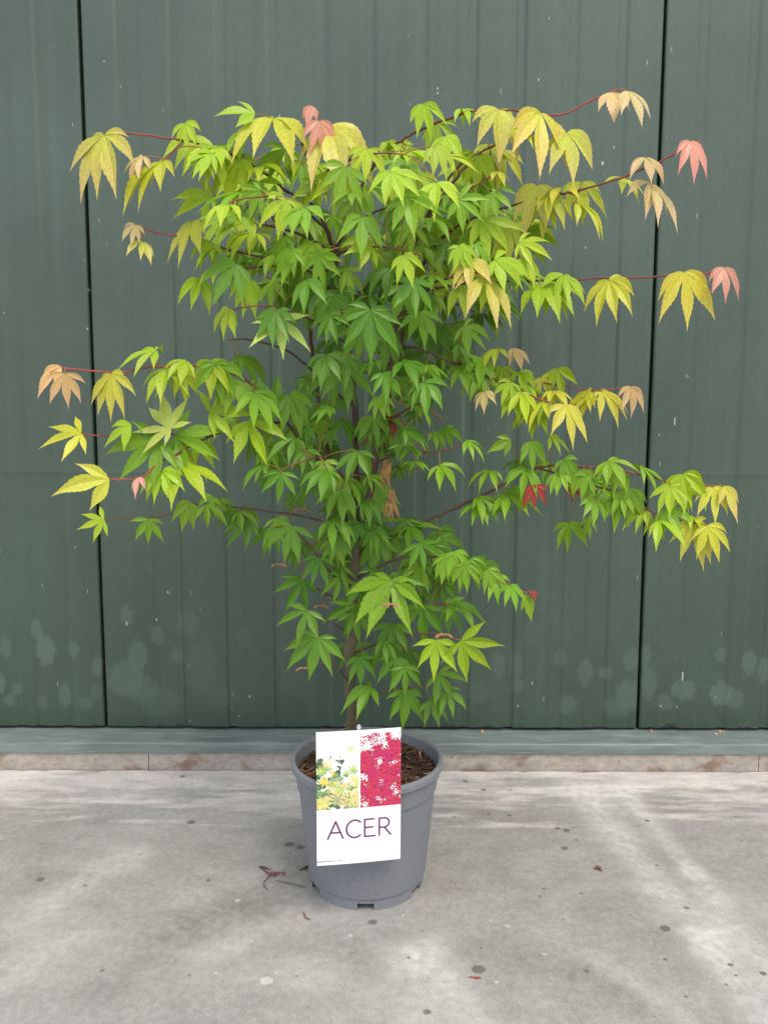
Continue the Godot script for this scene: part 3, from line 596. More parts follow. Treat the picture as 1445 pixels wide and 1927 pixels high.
	[-0.128, 0.840, -0.009, 0.0352, 85, 5, "G", 0.86, 0.38],
	[0.012, 0.798, 0.064, 0.0332, 80, 5, "R", 0.80, 0.38],
	[-0.154, 0.666, -0.055, 0.0368, 100, 5, "G", 0.70, 0.38],
	[-0.132, 0.864, -0.128, 0.0380, 95, 5, "G", 1.21, 0.38],
	[-0.186, 0.789, -0.079, 0.0365, 121, 5, "g", 0.72, 0.38],
	[0.026, 0.715, -0.031, 0.0349, 92, 5, "G", 1.04, 0.38],
	[-0.122, 0.856, 0.043, 0.0322, 81, 5, "G", 1.11, 0.38],
	[0.046, 0.729, 0.101, 0.0302, 89, 7, "g", 0.67, 0.38],
	[0.306, 0.689, 0.012, 0.0319, 85, 3, "R", 1.20, 0.38],
	[-0.086, 0.708, 0.016, 0.0312, 93, 7, "G", 0.91, 0.38],
	[-0.121, 0.780, 0.058, 0.0298, 88, 5, "G", 0.81, 0.38],
	[-0.088, 0.775, 0.031, 0.0303, 114, 7, "G", 0.97, 0.38],
	[-0.082, 0.834, -0.097, 0.0322, 103, 7, "G", 1.11, 0.38],
	[-0.190, 0.705, 0.033, 0.0295, 105, 7, "G", 1.05, 0.38],
	[0.219, 0.541, 0.152, 0.0173, 60, 3, "R", 1.10, 0.15],
]
const DARK_SPOTS = [-0.382, -0.185, 0.0085, -0.177, -0.103, 0.0090, -0.155, -0.093, 0.0080, -0.595, 0.013, 0.0074, -0.452, -0.388, 0.0060, -0.572, -0.211, 0.0022, -0.561, -0.203, 0.0021, -0.570, -0.177, 0.0026, -0.550, -0.188, 0.0021, -0.453, -0.188, 0.0021, -0.444, -0.164, 0.0026, -0.436, -0.189, 0.0021, -0.427, -0.148, 0.0021, -0.178, -0.010, 0.0038, -0.200, -0.021, 0.0028, -0.303, 0.014, 0.0046, -0.406, 0.239, 0.0038, -0.017, 0.127, 0.0076, -0.123, 0.249, 0.0027, -0.278, 0.248, 0.0030, -0.172, -0.073, 0.0029, -0.510, 0.030, 0.0036, 0.182, -0.367, 0.0059, 0.217, -0.327, 0.0058, 0.275, -0.327, 0.0035, 0.213, -0.220, 0.0043, 0.255, -0.216, 0.0054, 0.144, -0.209, 0.0032, 0.342, -0.164, 0.0063, 0.357, -0.158, 0.0073, 0.368, -0.122, 0.0041, 0.338, -0.092, 0.0070, 0.491, -0.036, 0.0038, 0.528, -0.196, 0.0053, 0.273, 0.036, 0.0036, 0.262, 0.057, 0.0036, 0.334, 0.049, 0.0036, 0.497, 0.088, 0.0044, 0.442, 0.141, 0.0084, 0.138, 0.234, 0.0100, 0.294, 0.237, 0.0046, 0.417, 0.212, 0.0039, 0.508, 0.223, 0.0047, 0.547, 0.241, 0.0054, 0.484, 0.264, 0.0030, 0.059, 0.317, 0.0057, 0.506, 0.245, 0.0031, 0.418, 0.288, 0.0037, 0.038, 0.210, 0.0032, 0.148, 0.187, 0.0032, 0.062, 0.148, 0.0025, 0.398, 0.108, 0.0026, 0.288, 0.118, 0.0026, 0.712, -0.212, 0.0043, 0.682, -0.120, 0.0030, 0.629, -0.165, 0.0031, 0.116, -0.085, 0.0030, 0.118, -0.106, 0.0020, 0.250, 0.127, 0.0017, 0.258, -0.081, 0.0025, 0.208, -0.090, 0.0025, 0.227, -0.056, 0.0024, 0.394, -0.056, 0.0024, 0.241, 0.008, 0.0023, 0.461, 0.062, 0.0022, -0.666, -0.111, 0.0020, -0.620, -0.031, 0.0019, -0.382, 0.115, 0.0017, -0.446, -0.068, 0.0029, -0.485, 0.161, 0.0016, -0.487, 0.236, 0.0015, -0.253, 0.315, 0.0021, 0.237, 0.319, 0.0014, 0.485, 0.220, 0.0016, 0.065, 0.252, 0.0019, 0.117, 0.240, 0.0015]
const PALE_SPOTS = [-0.201, 0.173, 0.0033, -0.240, 0.244, 0.0038, -0.051, 0.160, 0.0049, -0.242, 0.071, 0.0053, -0.165, 0.259, 0.0091, 0.196, 0.136, 0.0042, 0.240, 0.201, 0.0040, 0.171, 0.122, 0.0034, 0.161, 0.260, 0.0038, 0.031, 0.109, 0.0034, 0.553, 0.206, 0.0040, -0.153, 0.242, 0.0031]
const FLOOR_STREAKS = [0.423, -0.294, 0.497, 0.170, 0.029, 0.90, 0.497, 0.170, 0.508, 0.337, 0.026, 0.90, 0.527, -0.319, 0.546, -0.016, 0.017, 0.80, 0.546, -0.016, 0.556, 0.240, 0.022, 0.70, 0.395, -0.343, 0.505, -0.248, 0.034, 0.60, 0.056, 0.196, 0.126, 0.338, 0.031, 0.90, 0.016, 0.208, 0.049, 0.339, 0.025, 0.60, 0.131, 0.078, 0.064, 0.196, 0.025, 0.30, 0.316, 0.207, 0.400, 0.338, 0.013, 0.50, -0.115, -0.030, -0.289, 0.122, 0.031, -0.80, -0.196, 0.065, -0.321, 0.161, 0.034, -0.90, -0.321, 0.161, -0.412, 0.305, 0.026, -0.60, 0.193, 0.184, 0.268, 0.273, 0.036, -0.70, 0.291, 0.241, 0.374, 0.331, 0.025, -0.80, 0.131, 0.294, 0.196, 0.338, 0.029, -0.60, -0.064, 0.196, -0.165, 0.160, 0.032, -0.50, -0.024, 0.196, 0.158, 0.078, 0.025, -0.60, -0.617, 0.109, -0.578, 0.021, 0.027, -0.50, 0.245, 0.078, 0.142, 0.064, 0.026, -0.40, 0.457, 0.077, 0.538, 0.206, 0.015, -0.60, -0.469, -0.063, -0.566, 0.109, 0.037, 0.60, -0.268, 0.209, -0.138, 0.107, 0.020, 0.40, -0.551, 0.244, -0.468, 0.161, 0.032, 0.50, -0.746, -0.287, -0.350, -0.339, 0.030, 0.50, 0.499, -0.016, 0.683, -0.017, 0.032, -0.35, -0.123, 0.242, -0.015, 0.284, 0.020, 0.35, -0.367, -0.012, -0.290, -0.046, 0.029, -0.40]
const WALL_SMUDGES = [-0.813, 0.312, 0.0137, 0.0249, 0.80, -0.793, 0.261, 0.0212, 0.0387, 1.00, -0.728, 0.265, 0.0137, 0.0212, 0.80, -0.675, 0.222, 0.0125, 0.0238, 0.70, -0.887, 0.267, 0.0137, 0.0249, 0.80, -0.902, 0.181, 0.0088, 0.0251, 1.00, -0.865, 0.166, 0.0125, 0.0150, 0.70, -0.885, 0.139, 0.0138, 0.0151, 0.70, -0.807, 0.134, 0.0126, 0.0176, 0.60, -0.753, 0.148, 0.0151, 0.0289, 0.90, -0.704, 0.133, 0.0163, 0.0176, 0.60, -0.679, 0.160, 0.0125, 0.0176, 0.50, -0.601, 0.346, 0.0149, 0.0261, 0.70, -0.578, 0.249, 0.0212, 0.0387, 0.80, -0.609, 0.191, 0.0438, 0.0438, 0.70, -0.529, 0.298, 0.0162, 0.0249, 0.50, -0.458, 0.328, 0.0261, 0.0323, 0.50, -0.486, 0.249, 0.0162, 0.0212, 0.50, -0.566, 0.164, 0.0351, 0.0351, 0.60, -0.427, 0.219, 0.0388, 0.0650, 0.35, -0.530, 0.137, 0.0503, 0.0377, 0.40, 0.416, 0.246, 0.0137, 0.0225, 0.60, 0.423, 0.307, 0.0137, 0.0211, 0.40, 0.473, 0.211, 0.0188, 0.0350, 0.70, 0.522, 0.211, 0.0150, 0.0163, 0.70, 0.581, 0.241, 0.0187, 0.0287, 0.70, 0.574, 0.158, 0.0263, 0.0402, 0.80, 0.613, 0.250, 0.0125, 0.0287, 0.70, 0.624, 0.187, 0.0188, 0.0401, 0.70, 0.706, 0.170, 0.0276, 0.0251, 0.90, 0.663, 0.139, 0.0188, 0.0214, 0.70, 0.793, 0.159, 0.0238, 0.0301, 1.00, 0.825, 0.148, 0.0213, 0.0264, 0.80, 0.791, 0.253, 0.0150, 0.0187, 0.70, 0.858, 0.236, 0.0187, 0.0312, 0.80, 0.894, 0.217, 0.0150, 0.0325, 0.80, 0.268, 0.229, 0.0150, 0.0325, 0.60, 0.310, 0.230, 0.0150, 0.0350, 0.60, 0.314, 0.177, 0.0163, 0.0188, 0.60, 0.433, 0.133, 0.0214, 0.0239, 0.60, 0.551, 0.127, 0.0377, 0.0251, 0.50, 0.224, 0.165, 0.0251, 0.0276, 0.40, 0.346, 0.306, 0.0224, 0.0299, 0.30, -0.379, 0.150, 0.0377, 0.0301, 0.30, 0.160, 0.255, 0.0175, 0.0274, 0.40, -0.203, 0.177, 0.0276, 0.0326, 0.30, -0.326, 0.292, 0.0174, 0.0249, 0.30]
const WALL_FLECKS = [0.114, 1.516, 0.0035, 0.0046, 0.114, 1.507, 0.0035, 0.0046, -0.681, 1.440, 0.0023, 0.0093, -0.631, 1.239, 0.0023, 0.0082, -0.230, 1.459, 0.0035, 0.0070, 0.567, 1.574, 0.0023, 0.0115, 0.353, 1.661, 0.0023, 0.0069, 0.250, 1.513, 0.0023, 0.0104, 0.618, 1.601, 0.0023, 0.0103, 0.444, 1.182, 0.0047, 0.0047, 0.690, 1.254, 0.0023, 0.0117, 0.682, 0.902, 0.0024, 0.0072, 0.685, 0.899, 0.0024, 0.0060, 0.658, 0.805, 0.0036, 0.0193, 0.625, 0.770, 0.0024, 0.0073, 0.631, 0.705, 0.0024, 0.0109, 0.588, 0.442, 0.0025, 0.0099, 0.702, 0.211, 0.0038, 0.0250, 0.349, 0.187, 0.0038, 0.0075, 0.377, 0.150, 0.0025, 0.0100, 0.317, 0.130, 0.0050, 0.0050, 0.654, 0.130, 0.0050, 0.0050, 0.693, 0.127, 0.0038, 0.0038, 0.784, 0.153, 0.0025, 0.0050, 0.791, 0.305, 0.0025, 0.0075, -0.601, 0.329, 0.0050, 0.0112, -0.450, 0.403, 0.0025, 0.0111, -0.793, 0.418, 0.0025, 0.0074, -0.689, 0.406, 0.0025, 0.0111, -0.768, 0.182, 0.0025, 0.0100, -0.357, 0.156, 0.0025, 0.0088, -0.317, 0.153, 0.0038, 0.0075, -0.459, 0.090, 0.0025, 0.0076, -0.359, 0.120, 0.0025, 0.0050, -0.487, 0.247, 0.0025, 0.0050, -0.531, 0.336, 0.0050, 0.0062, -0.503, 0.403, 0.0049, 0.0062, -0.854, 1.037, 0.0036, 0.0036, -0.667, 1.003, 0.0036, 0.0048, -0.661, 1.089, 0.0024, 0.0059, -0.713, 0.505, 0.0037, 0.0037, -0.342, 0.102, 0.0038, 0.0038, -0.774, 0.741, 0.0036, 0.0048, -0.574, 1.520, 0.0023, 0.0058, -0.609, 1.569, 0.0035, 0.0035, 0.158, 1.361, 0.0023, 0.0058, 0.332, 1.535, 0.0035, 0.0046, 0.475, 1.364, 0.0070, 0.0082, 0.500, 1.396, 0.0035, 0.0047, 0.332, 0.357, 0.0037, 0.0050]
const LEDGE_BITS = [0.230, 0.065, -0.478, 0.633, 0.065, -0.483, 0.799, 0.065, -0.485, 0.779, 0.065, -0.472]
const DRIED = [0.004, 0.732, 0.030, 0.013, 0.681, 0.030]
const SEEDS = [0.010, 0.517, 0.140, -0.137, 0.646, 0.000, -0.178, 0.549, -0.020, -0.132, 0.383, 0.030, 0.091, 0.468, 0.130, -0.105, 0.482, 0.000, 0.016, 0.428, 0.050]


# ---------------------------------------------------------------- helpers
func numbered(called: String) -> String:
	var n: int = taken.get(called, 0)
	taken[called] = n + 1
	return called if n == 0 else "%s_%03d" % [called, n]

func tag(o: Node, label := "", category := "", group := "", kind := "") -> void:
	if label != "": o.set_meta("label", label)
	if category != "": o.set_meta("category", category)
	if group != "": o.set_meta("group", group)
	if kind != "": o.set_meta("kind", kind)

func thing(called: String, at: Vector3, label: String, category: String, group := "") -> Node3D:
	var o := Node3D.new()
	o.name = numbered(called)
	add_child(o)
	o.position = at
	tag(o, label, category, group)
	return o

class Shape:
	var v := PackedVector3Array()
	var n := PackedVector3Array()
	var c := PackedColorArray()
	var t := PackedVector2Array()
	var i := PackedInt32Array()
	func vert(p: Vector3, nn: Vector3, uv := Vector2.ZERO, col := Color.WHITE) -> int:
		v.append(p); n.append(nn); t.append(uv); c.append(col)
		return v.size() - 1
	func tri(a: int, b: int, d: int) -> void:
		# clockwise front: make the winding agree with the normals
		var g := (v[d] - v[a]).cross(v[b] - v[a])
		if g.dot(n[a] + n[b] + n[d]) >= 0.0:
			i.append(a); i.append(b); i.append(d)
		else:
			i.append(a); i.append(d); i.append(b)
	func quad(a: int, b: int, d: int, e: int) -> void:
		tri(a, b, d); tri(a, d, e)
	func flat(p0: Vector3, p1: Vector3, p2: Vector3, p3: Vector3, out: Vector3, col := Color.WHITE, uvs := [Vector2.ZERO, Vector2.ZERO, Vector2.ZERO, Vector2.ZERO]) -> void:
		var nn := (p2 - p0).cross(p1 - p0)
		if nn.length() < 1e-12: nn = out
		nn = nn.normalized()
		if nn.dot(out) < 0.0: nn = -nn
		var a := vert(p0, nn, uvs[0], col); var b := vert(p1, nn, uvs[1], col)
		var d := vert(p2, nn, uvs[2], col); var e := vert(p3, nn, uvs[3], col)
		quad(a, b, d, e)
	func mesh() -> ArrayMesh:
		var arr := []
		arr.resize(Mesh.ARRAY_MAX)
		arr[Mesh.ARRAY_VERTEX] = v; arr[Mesh.ARRAY_NORMAL] = n; arr[Mesh.ARRAY_COLOR] = c
		arr[Mesh.ARRAY_TEX_UV] = t; arr[Mesh.ARRAY_INDEX] = i
		var m := ArrayMesh.new()
		m.add_surface_from_arrays(Mesh.PRIMITIVE_TRIANGLES, arr)
		return m

func put(called: String, shape: Shape, m: Material, parent: Node = self) -> MeshInstance3D:
	var o := MeshInstance3D.new()
	o.mesh = shape.mesh()
	o.material_override = m
	if parent == self:
		o.name = numbered(called)
		add_child(o)
	else:
		o.name = called
		parent.add_child(o, true)
	return o

func paint(lin: Color, rough := 0.7, spec := 0.5) -> StandardMaterial3D:
	var m := StandardMaterial3D.new()
	m.albedo_color = lin.linear_to_srgb()
	m.roughness = rough
	m.metallic_specular = spec
	return m

func vertex_paint(rough := 0.7, spec := 0.5) -> StandardMaterial3D:
	var m := paint(Color.WHITE, rough, spec)
	m.vertex_color_use_as_albedo = true
	return m

func noise(seed_value: int, freq: float, octaves := 3) -> FastNoiseLite:
	var f := FastNoiseLite.new()
	f.noise_type = FastNoiseLite.TYPE_SIMPLEX_SMOOTH
	f.seed = seed_value
	f.frequency = freq
	f.fractal_octaves = octaves
	return f

func bumps(seed_value: int, freq: float, strength: float, size := 512) -> NoiseTexture2D:
	var t := NoiseTexture2D.new()
	t.width = size; t.height = size
	t.seamless = true
	t.as_normal_map = true
	t.bump_strength = strength
	t.noise = noise(seed_value, freq, 4)
	return t

func catmull(ps: Array, u: float) -> Vector3:
	var k := ps.size() - 1
	var s: int = mini(int(u * k), k - 1)
	var a: float = u * k - s
	var p0: Vector3 = ps[maxi(s - 1, 0)]; var p1: Vector3 = ps[s]
	var p2: Vector3 = ps[s + 1]; var p3: Vector3 = ps[mini(s + 2, k)]
	return 0.5 * (2.0 * p1 + (p2 - p0) * a + (2.0 * p0 - 5.0 * p1 + 4.0 * p2 - p3) * a * a + (3.0 * p1 - p0 - 3.0 * p2 + p3) * a * a * a)

func tube(sh: Shape, ps: Array, radii: Array, cols: Array, sides := 6) -> void:
	var last := []
	for k in ps.size():
		var p: Vector3 = ps[k]
		var d: Vector3 = (ps[mini(k + 1, ps.size() - 1)] - ps[maxi(k - 1, 0)]).normalized()
		var side := d.cross(Vector3(0.31, 0.2, 0.93)).normalized()
		var up := side.cross(d).normalized()
		var ring := []
		for j in sides:
			var a := TAU * j / sides
			var nn := side * cos(a) + up * sin(a)
			ring.append(sh.vert(p + nn * radii[k], nn, Vector2(0.5, 0.02), cols[k]))
		if k > 0:
			for j in sides:
				sh.quad(last[j], last[(j + 1) % sides], ring[(j + 1) % sides], ring[j])
		last = ring
	var tip := sh.vert(ps[-1] + (ps[-1] - ps[-2]).normalized() * radii[-1], (ps[-1] - ps[-2]).normalized(), Vector2(0.5, 0.02), cols[-1])
	for j in sides: sh.tri(last[j], last[(j + 1) % sides], tip)

func lathe(sh: Shape, prof: Array, segs: int, closed_inside := false) -> void:
	for k in prof.size() - 1:
		var a: Vector2 = prof[k]; var b: Vector2 = prof[k + 1]
		var nn := Vector2(b.y - a.y, a.x - b.x).normalized()
		var la := []; var lb := []
		for j in segs + 1:
			var w := TAU * j / segs
			var d := Vector3(sin(w), 0, cos(w))
			var nd := d * nn.x + Vector3.UP * nn.y
			la.append(sh.vert(d * a.x + Vector3.UP * a.y, nd))
			lb.append(sh.vert(d * b.x + Vector3.UP * b.y, nd))
		for j in segs: sh.quad(la[j], la[j + 1], lb[j + 1], lb[j])

# ---------------------------------------------------------------- computed textures
func tex(img: Image) -> ImageTexture:
	img.generate_mipmaps()
	return ImageTexture.create_from_image(img)

func vein_texture() -> ImageTexture:
	# a leaf lobe: u across, v from base to tip; the midrib and the side veins are paler than the blade
	var w := 96; var h := 192
	var img := Image.create(w, h, false, Image.FORMAT_RGB8)
	var f := noise(5, 0.06, 3)
	for y in h:
		for x in w:
			var u := absf(x / float(w - 1) - 0.5) * 2.0
			var v := y / float(h)
			var b := 0.90 + 0.09 * f.get_noise_2d(x, y)
			if u < 0.06: b += 0.14 * (1.0 - u / 0.06)
			b -= 0.10 * clampf(f.get_noise_2d(x * 0.6 + 300.0, y * 0.6) - 0.15, 0, 1)
			var q := fposmod((v - u * 0.16) * 11.0, 1.0)
			if q < 0.16: b += 0.05 * (1.0 - u)
			b = clampf(b, 0, 1)
			img.set_pixel(x, y, Color(b, b, b * 0.97))
	return tex(img)

func wall_texture() -> ImageTexture:
	# 2.4 m x 2.0 m of painted sheet: drip streaks, dried mud marks, specks, black grime along the foot
	var w := 1536; var h := 1280
	var sx := 2.4 / w; var sy := 2.0 / h
	var streak := noise(11, 1.0, 2)
	var cloud := noise(12, 2.2, 4)
	var grain := noise(13, 90.0, 2)
	var drip := PackedFloat32Array()
	drip.resize(w)
	for x in w:
		var wx := x * sx
		drip[x] = 0.5 * streak.get_noise_2d(wx * 22.0, 3.0) + 0.5 * streak.get_noise_2d(wx * 75.0, 9.0)
	var l := PackedFloat32Array()
	l.resize(w * h)
	for y in h:
		var wy := 2.0 - y * sy
		for x in w:
			var wx := x * sx - 1.2
			var g := grain.get_noise_2d(wx, wy * 0.35)
			l[y * w + x] = 0.038 * drip[x] * (0.6 + 0.8 * streak.get_noise_2d(wx * 30.0, wy * 2.0)) + 0.042 * cloud.get_noise_2d(wx, wy * 0.8) + 0.014 * g
	var edge := noise(14, 55.0, 3)
	for k in WALL_SMUDGES.size() / 5:
		var cx: float = WALL_SMUDGES[k * 5]; var cy: float = WALL_SMUDGES[k * 5 + 1]
		var rx: float = WALL_SMUDGES[k * 5 + 2]; var ry: float = WALL_SMUDGES[k * 5 + 3]; var s: float = WALL_SMUDGES[k * 5 + 4]
		for y in range(int((2.0 - cy - ry * 1.4) / sy), int((2.0 - cy + ry * 1.4) / sy)):
			for x in range(int((cx + 1.2 - rx * 1.4) / sx), int((cx + 1.2 + rx * 1.4) / sx)):
				var wx := x * sx - 1.2; var wy := 2.0 - y * sy
				var d := Vector2((wx - cx) / rx, (wy - cy) / ry).length() + 0.35 * edge.get_noise_2d(wx + k, wy)
				var a := clampf((1.12 - d) / 0.28, 0, 1)
				if a > 0.0 and x >= 0 and x < w and y >= 0 and y < h:
					l[y * w + x] = maxf(l[y * w + x], lerpf(l[y * w + x], 0.095 * s + 0.3 * l[y * w + x] + 0.02 * edge.get_noise_2d(wx * 3.0, wy * 3.0), a * 0.9))
	var data := PackedByteArray()
	data.resize(w * h * 3)
	for y in h:
		var wy := 2.0 - y * sy
		for x in w:
			var q := l[y * w + x]
			var wx := x * sx - 1.2
			var r := 0.200 + q; var g := 0.280 + q; var b := 0.224 + q
			if wy < 0.125:
				# grime and old mud along the foot, with a ragged outline
				var e := 0.074 + 0.014 * edge.get_noise_2d(wx * 0.5, 7.0) + 0.010 * cloud.get_noise_2d(wx * 3.0, 2.0)
				var e2 := e + 0.010 * edge.get_noise_2d(wx * 0.9, 3.0)
				if wy < e: r = 0.13 + q * 0.5; g = 0.15 + q * 0.5; b = 0.14 + q * 0.5
				elif wy < e2: r += 0.07; g += 0.07; b += 0.075
			var o := (y * w + x) * 3
			data[o] = int(clampf(r, 0, 1) * 255); data[o + 1] = int(clampf(g, 0, 1) * 255); data[o + 2] = int(clampf(b, 0, 1) * 255)
	var img := Image.create_from_data(w, h, false, Image.FORMAT_RGB8, data)
	for k in WALL_FLECKS.size() / 4:
		var px := int((WALL_FLECKS[k * 4] + 1.2) / sx); var py := int((2.0 - WALL_FLECKS[k * 4 + 1]) / sy)
		img.fill_rect(Rect2i(px, py, maxi(1, int(round(WALL_FLECKS[k * 4 + 2] / sx * 0.7))), maxi(1, int(round(WALL_FLECKS[k * 4 + 3] / sy * 0.9)))), Color(0.64, 0.66, 0.63))
	for k in 90:
		var px := rng.randi_range(0, w - 1); var py := rng.randi_range(0, h - 1)
		img.fill_rect(Rect2i(px, py, 1, rng.randi_range(1, 4)), Color(0.46, 0.50, 0.47) if k % 4 else Color(0.66, 0.67, 0.65))
	return tex(img)

func floor_texture() -> ImageTexture:
	# 2.56 m x 1.28 m of worn concrete, from the wall towards the camera, repeating beyond
	var w := 2048; var h := 1024
	var s := 2.56 / w
	var z0 := -0.42
	var hw := w / 2; var hh := h / 2
	var big := noise(21, 3.2, 4); var mid := noise(22, 14.0, 4); var fine := noise(23, 60.0, 3)
	var tone := PackedFloat32Array(); tone.resize(hw * hh)
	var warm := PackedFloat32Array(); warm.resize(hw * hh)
	for y in hh:
		for x in hw:
			var wx := x * s * 2.0 - 1.28; var wz := y * s * 2.0 + z0
			# a blend of the noise with itself one tile on, so that the edges meet
			tone[y * hw + x] = 0.038 * big.get_noise_2d(wx, wz * 1.3) + 0.036 * mid.get_noise_2d(wx * 0.8 + 5.0, wz) + 0.040 * fine.get_noise_2d(wx, wz)
			var rag := big.get_noise_2d(wx * 0.7 + 9.0, wz * 4.0) * 0.16 + mid.get_noise_2d(wx * 0.5, wz * 2.2 + 3.0) * 0.10
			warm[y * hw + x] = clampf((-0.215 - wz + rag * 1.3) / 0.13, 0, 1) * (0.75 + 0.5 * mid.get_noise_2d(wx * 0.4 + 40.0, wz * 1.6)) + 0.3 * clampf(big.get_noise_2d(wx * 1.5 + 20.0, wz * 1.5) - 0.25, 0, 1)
	for k in FLOOR_STREAKS.size() / 6:
		var a := Vector2(FLOOR_STREAKS[k * 6], FLOOR_STREAKS[k * 6 + 1]); var b := Vector2(FLOOR_STREAKS[k * 6 + 2], FLOOR_STREAKS[k * 6 + 3])
		var wd: float = FLOOR_STREAKS[k * 6 + 4]; var st: float = FLOOR_STREAKS[k * 6 + 5]
		var ab := b - a
		var r := wd * 2.6
		for y in range(maxi(0, int((minf(a.y, b.y) - r - z0) / s / 2.0)), mini(hh, int((maxf(a.y, b.y) + r - z0) / s / 2.0))):
			for x in range(maxi(0, int((minf(a.x, b.x) - r + 1.28) / s / 2.0)), mini(hw, int((maxf(a.x, b.x) + r + 1.28) / s / 2.0))):
				var p := Vector2(x * s * 2.0 - 1.28, y * s * 2.0 + z0)
				var u := clampf((p - a).dot(ab) / ab.length_squared(), 0, 1)
				var d := (p - a - ab * u).length() / wd + 0.38 * mid.get_noise_2d(p.x * 1.2, p.y * 1.2 + k) + 0.25 * fine.get_noise_2d(p.x, p.y)
				var m := smoothstep(2.2, 0.1, d)
				tone[y * hw + x] += m * st * (0.130 if st > 0.0 else 0.040) * (0.8 + 0.5 * fine.get_noise_2d(p.x * 0.7, p.y * 0.7))
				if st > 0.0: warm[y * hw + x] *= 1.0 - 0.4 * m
	var small := PackedByteArray(); small.resize(hw * hh * 3)
	for k in hw * hh:
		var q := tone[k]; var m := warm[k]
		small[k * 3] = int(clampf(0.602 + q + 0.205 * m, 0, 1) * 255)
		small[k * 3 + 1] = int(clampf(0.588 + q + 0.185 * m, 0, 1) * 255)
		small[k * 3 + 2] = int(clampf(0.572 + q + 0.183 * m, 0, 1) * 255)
	var img := Image.create_from_data(hw, hh, false, Image.FORMAT_RGB8, small)
	img.resize(w, h, Image.INTERPOLATE_CUBIC)
	var data := img.get_data()
	for k in w * h:
		var q := rng.randi_range(-10, 10)
		var o := k * 3
		data[o] = clampi(data[o] + q, 0, 255); data[o + 1] = clampi(data[o + 1] + q, 0, 255); data[o + 2] = clampi(data[o + 2] + q, 0, 255)
	img = Image.create_from_data(w, h, false, Image.FORMAT_RGB8, data)
	var spots := []
	for k in DARK_SPOTS.size() / 3: spots.append([DARK_SPOTS[k * 3], DARK_SPOTS[k * 3 + 1], DARK_SPOTS[k * 3 + 2], Color(0.40, 0.39, 0.37), 0.85])
	for k in PALE_SPOTS.size() / 3: spots.append([PALE_SPOTS[k * 3], PALE_SPOTS[k * 3 + 1], PALE_SPOTS[k * 3 + 2], Color(0.80, 0.80, 0.78), 0.6])
	for k in 700: spots.append([rng.randf_range(-1.2, 1.2), rng.randf_range(-0.4, 0.8), rng.randf_range(0.0007, 0.0014), Color(0.78, 0.77, 0.75), rng.randf_range(0.2, 0.6)])
	for k in 520: spots.append([rng.randf_range(-1.2, 1.2), rng.randf_range(-0.4, 0.8), rng.randf_range(0.0008, 0.0022), Color(0.36, 0.33, 0.30), rng.randf_range(0.3, 0.8)])
	for k in 46:
		# scuffs and hairline scratches
		var at := Vector2(rng.randf_range(-1.1, 1.1), rng.randf_range(-0.38, 0.6)); var go := Vector2.from_angle(rng.randf_range(-0.5, 0.9)) * 0.0018
		var tone2 := Color(0.74, 0.73, 0.71) if k % 3 else Color(0.40, 0.38, 0.36)
		for q in rng.randi_range(10, 70):
			go = go.rotated(rng.randf_range(-0.08, 0.08))
			at += go
			spots.append([at.x, at.y, 0.0009, tone2, rng.randf_range(0.1, 0.5)])
	for sp in spots:
		var r: float = sp[2]
		var cx: float = (sp[0] + 1.28) / s; var cy: float = (sp[1] - z0) / s; var pr: float = r / s
		for y in range(int(cy - pr * 1.5) - 1, int(cy + pr * 1.5) + 2):
			for x in range(int(cx - pr * 1.5) - 1, int(cx + pr * 1.5) + 2):
				if x < 0 or y < 0 or x >= w or y >= h: continue
				var d := Vector2(x - cx, (y - cy) * 1.12).length() / pr + 0.30 * fine.get_noise_2d(x * 0.004, y * 0.004)
				var a: float = clampf((1.1 - d) * pr * 0.6, 0, 1) * sp[4]
				if a > 0.0: img.set_pixel(x, y, img.get_pixel(x, y).lerp(sp[3], a))
	return tex(img)

func seg_dist(p: Vector2, a: Vector2, b: Vector2) -> float:
	var u := clampf((p - a).dot(b - a) / (b - a).length_squared(), 0, 1)
	return (p - a - (b - a) * u).length()

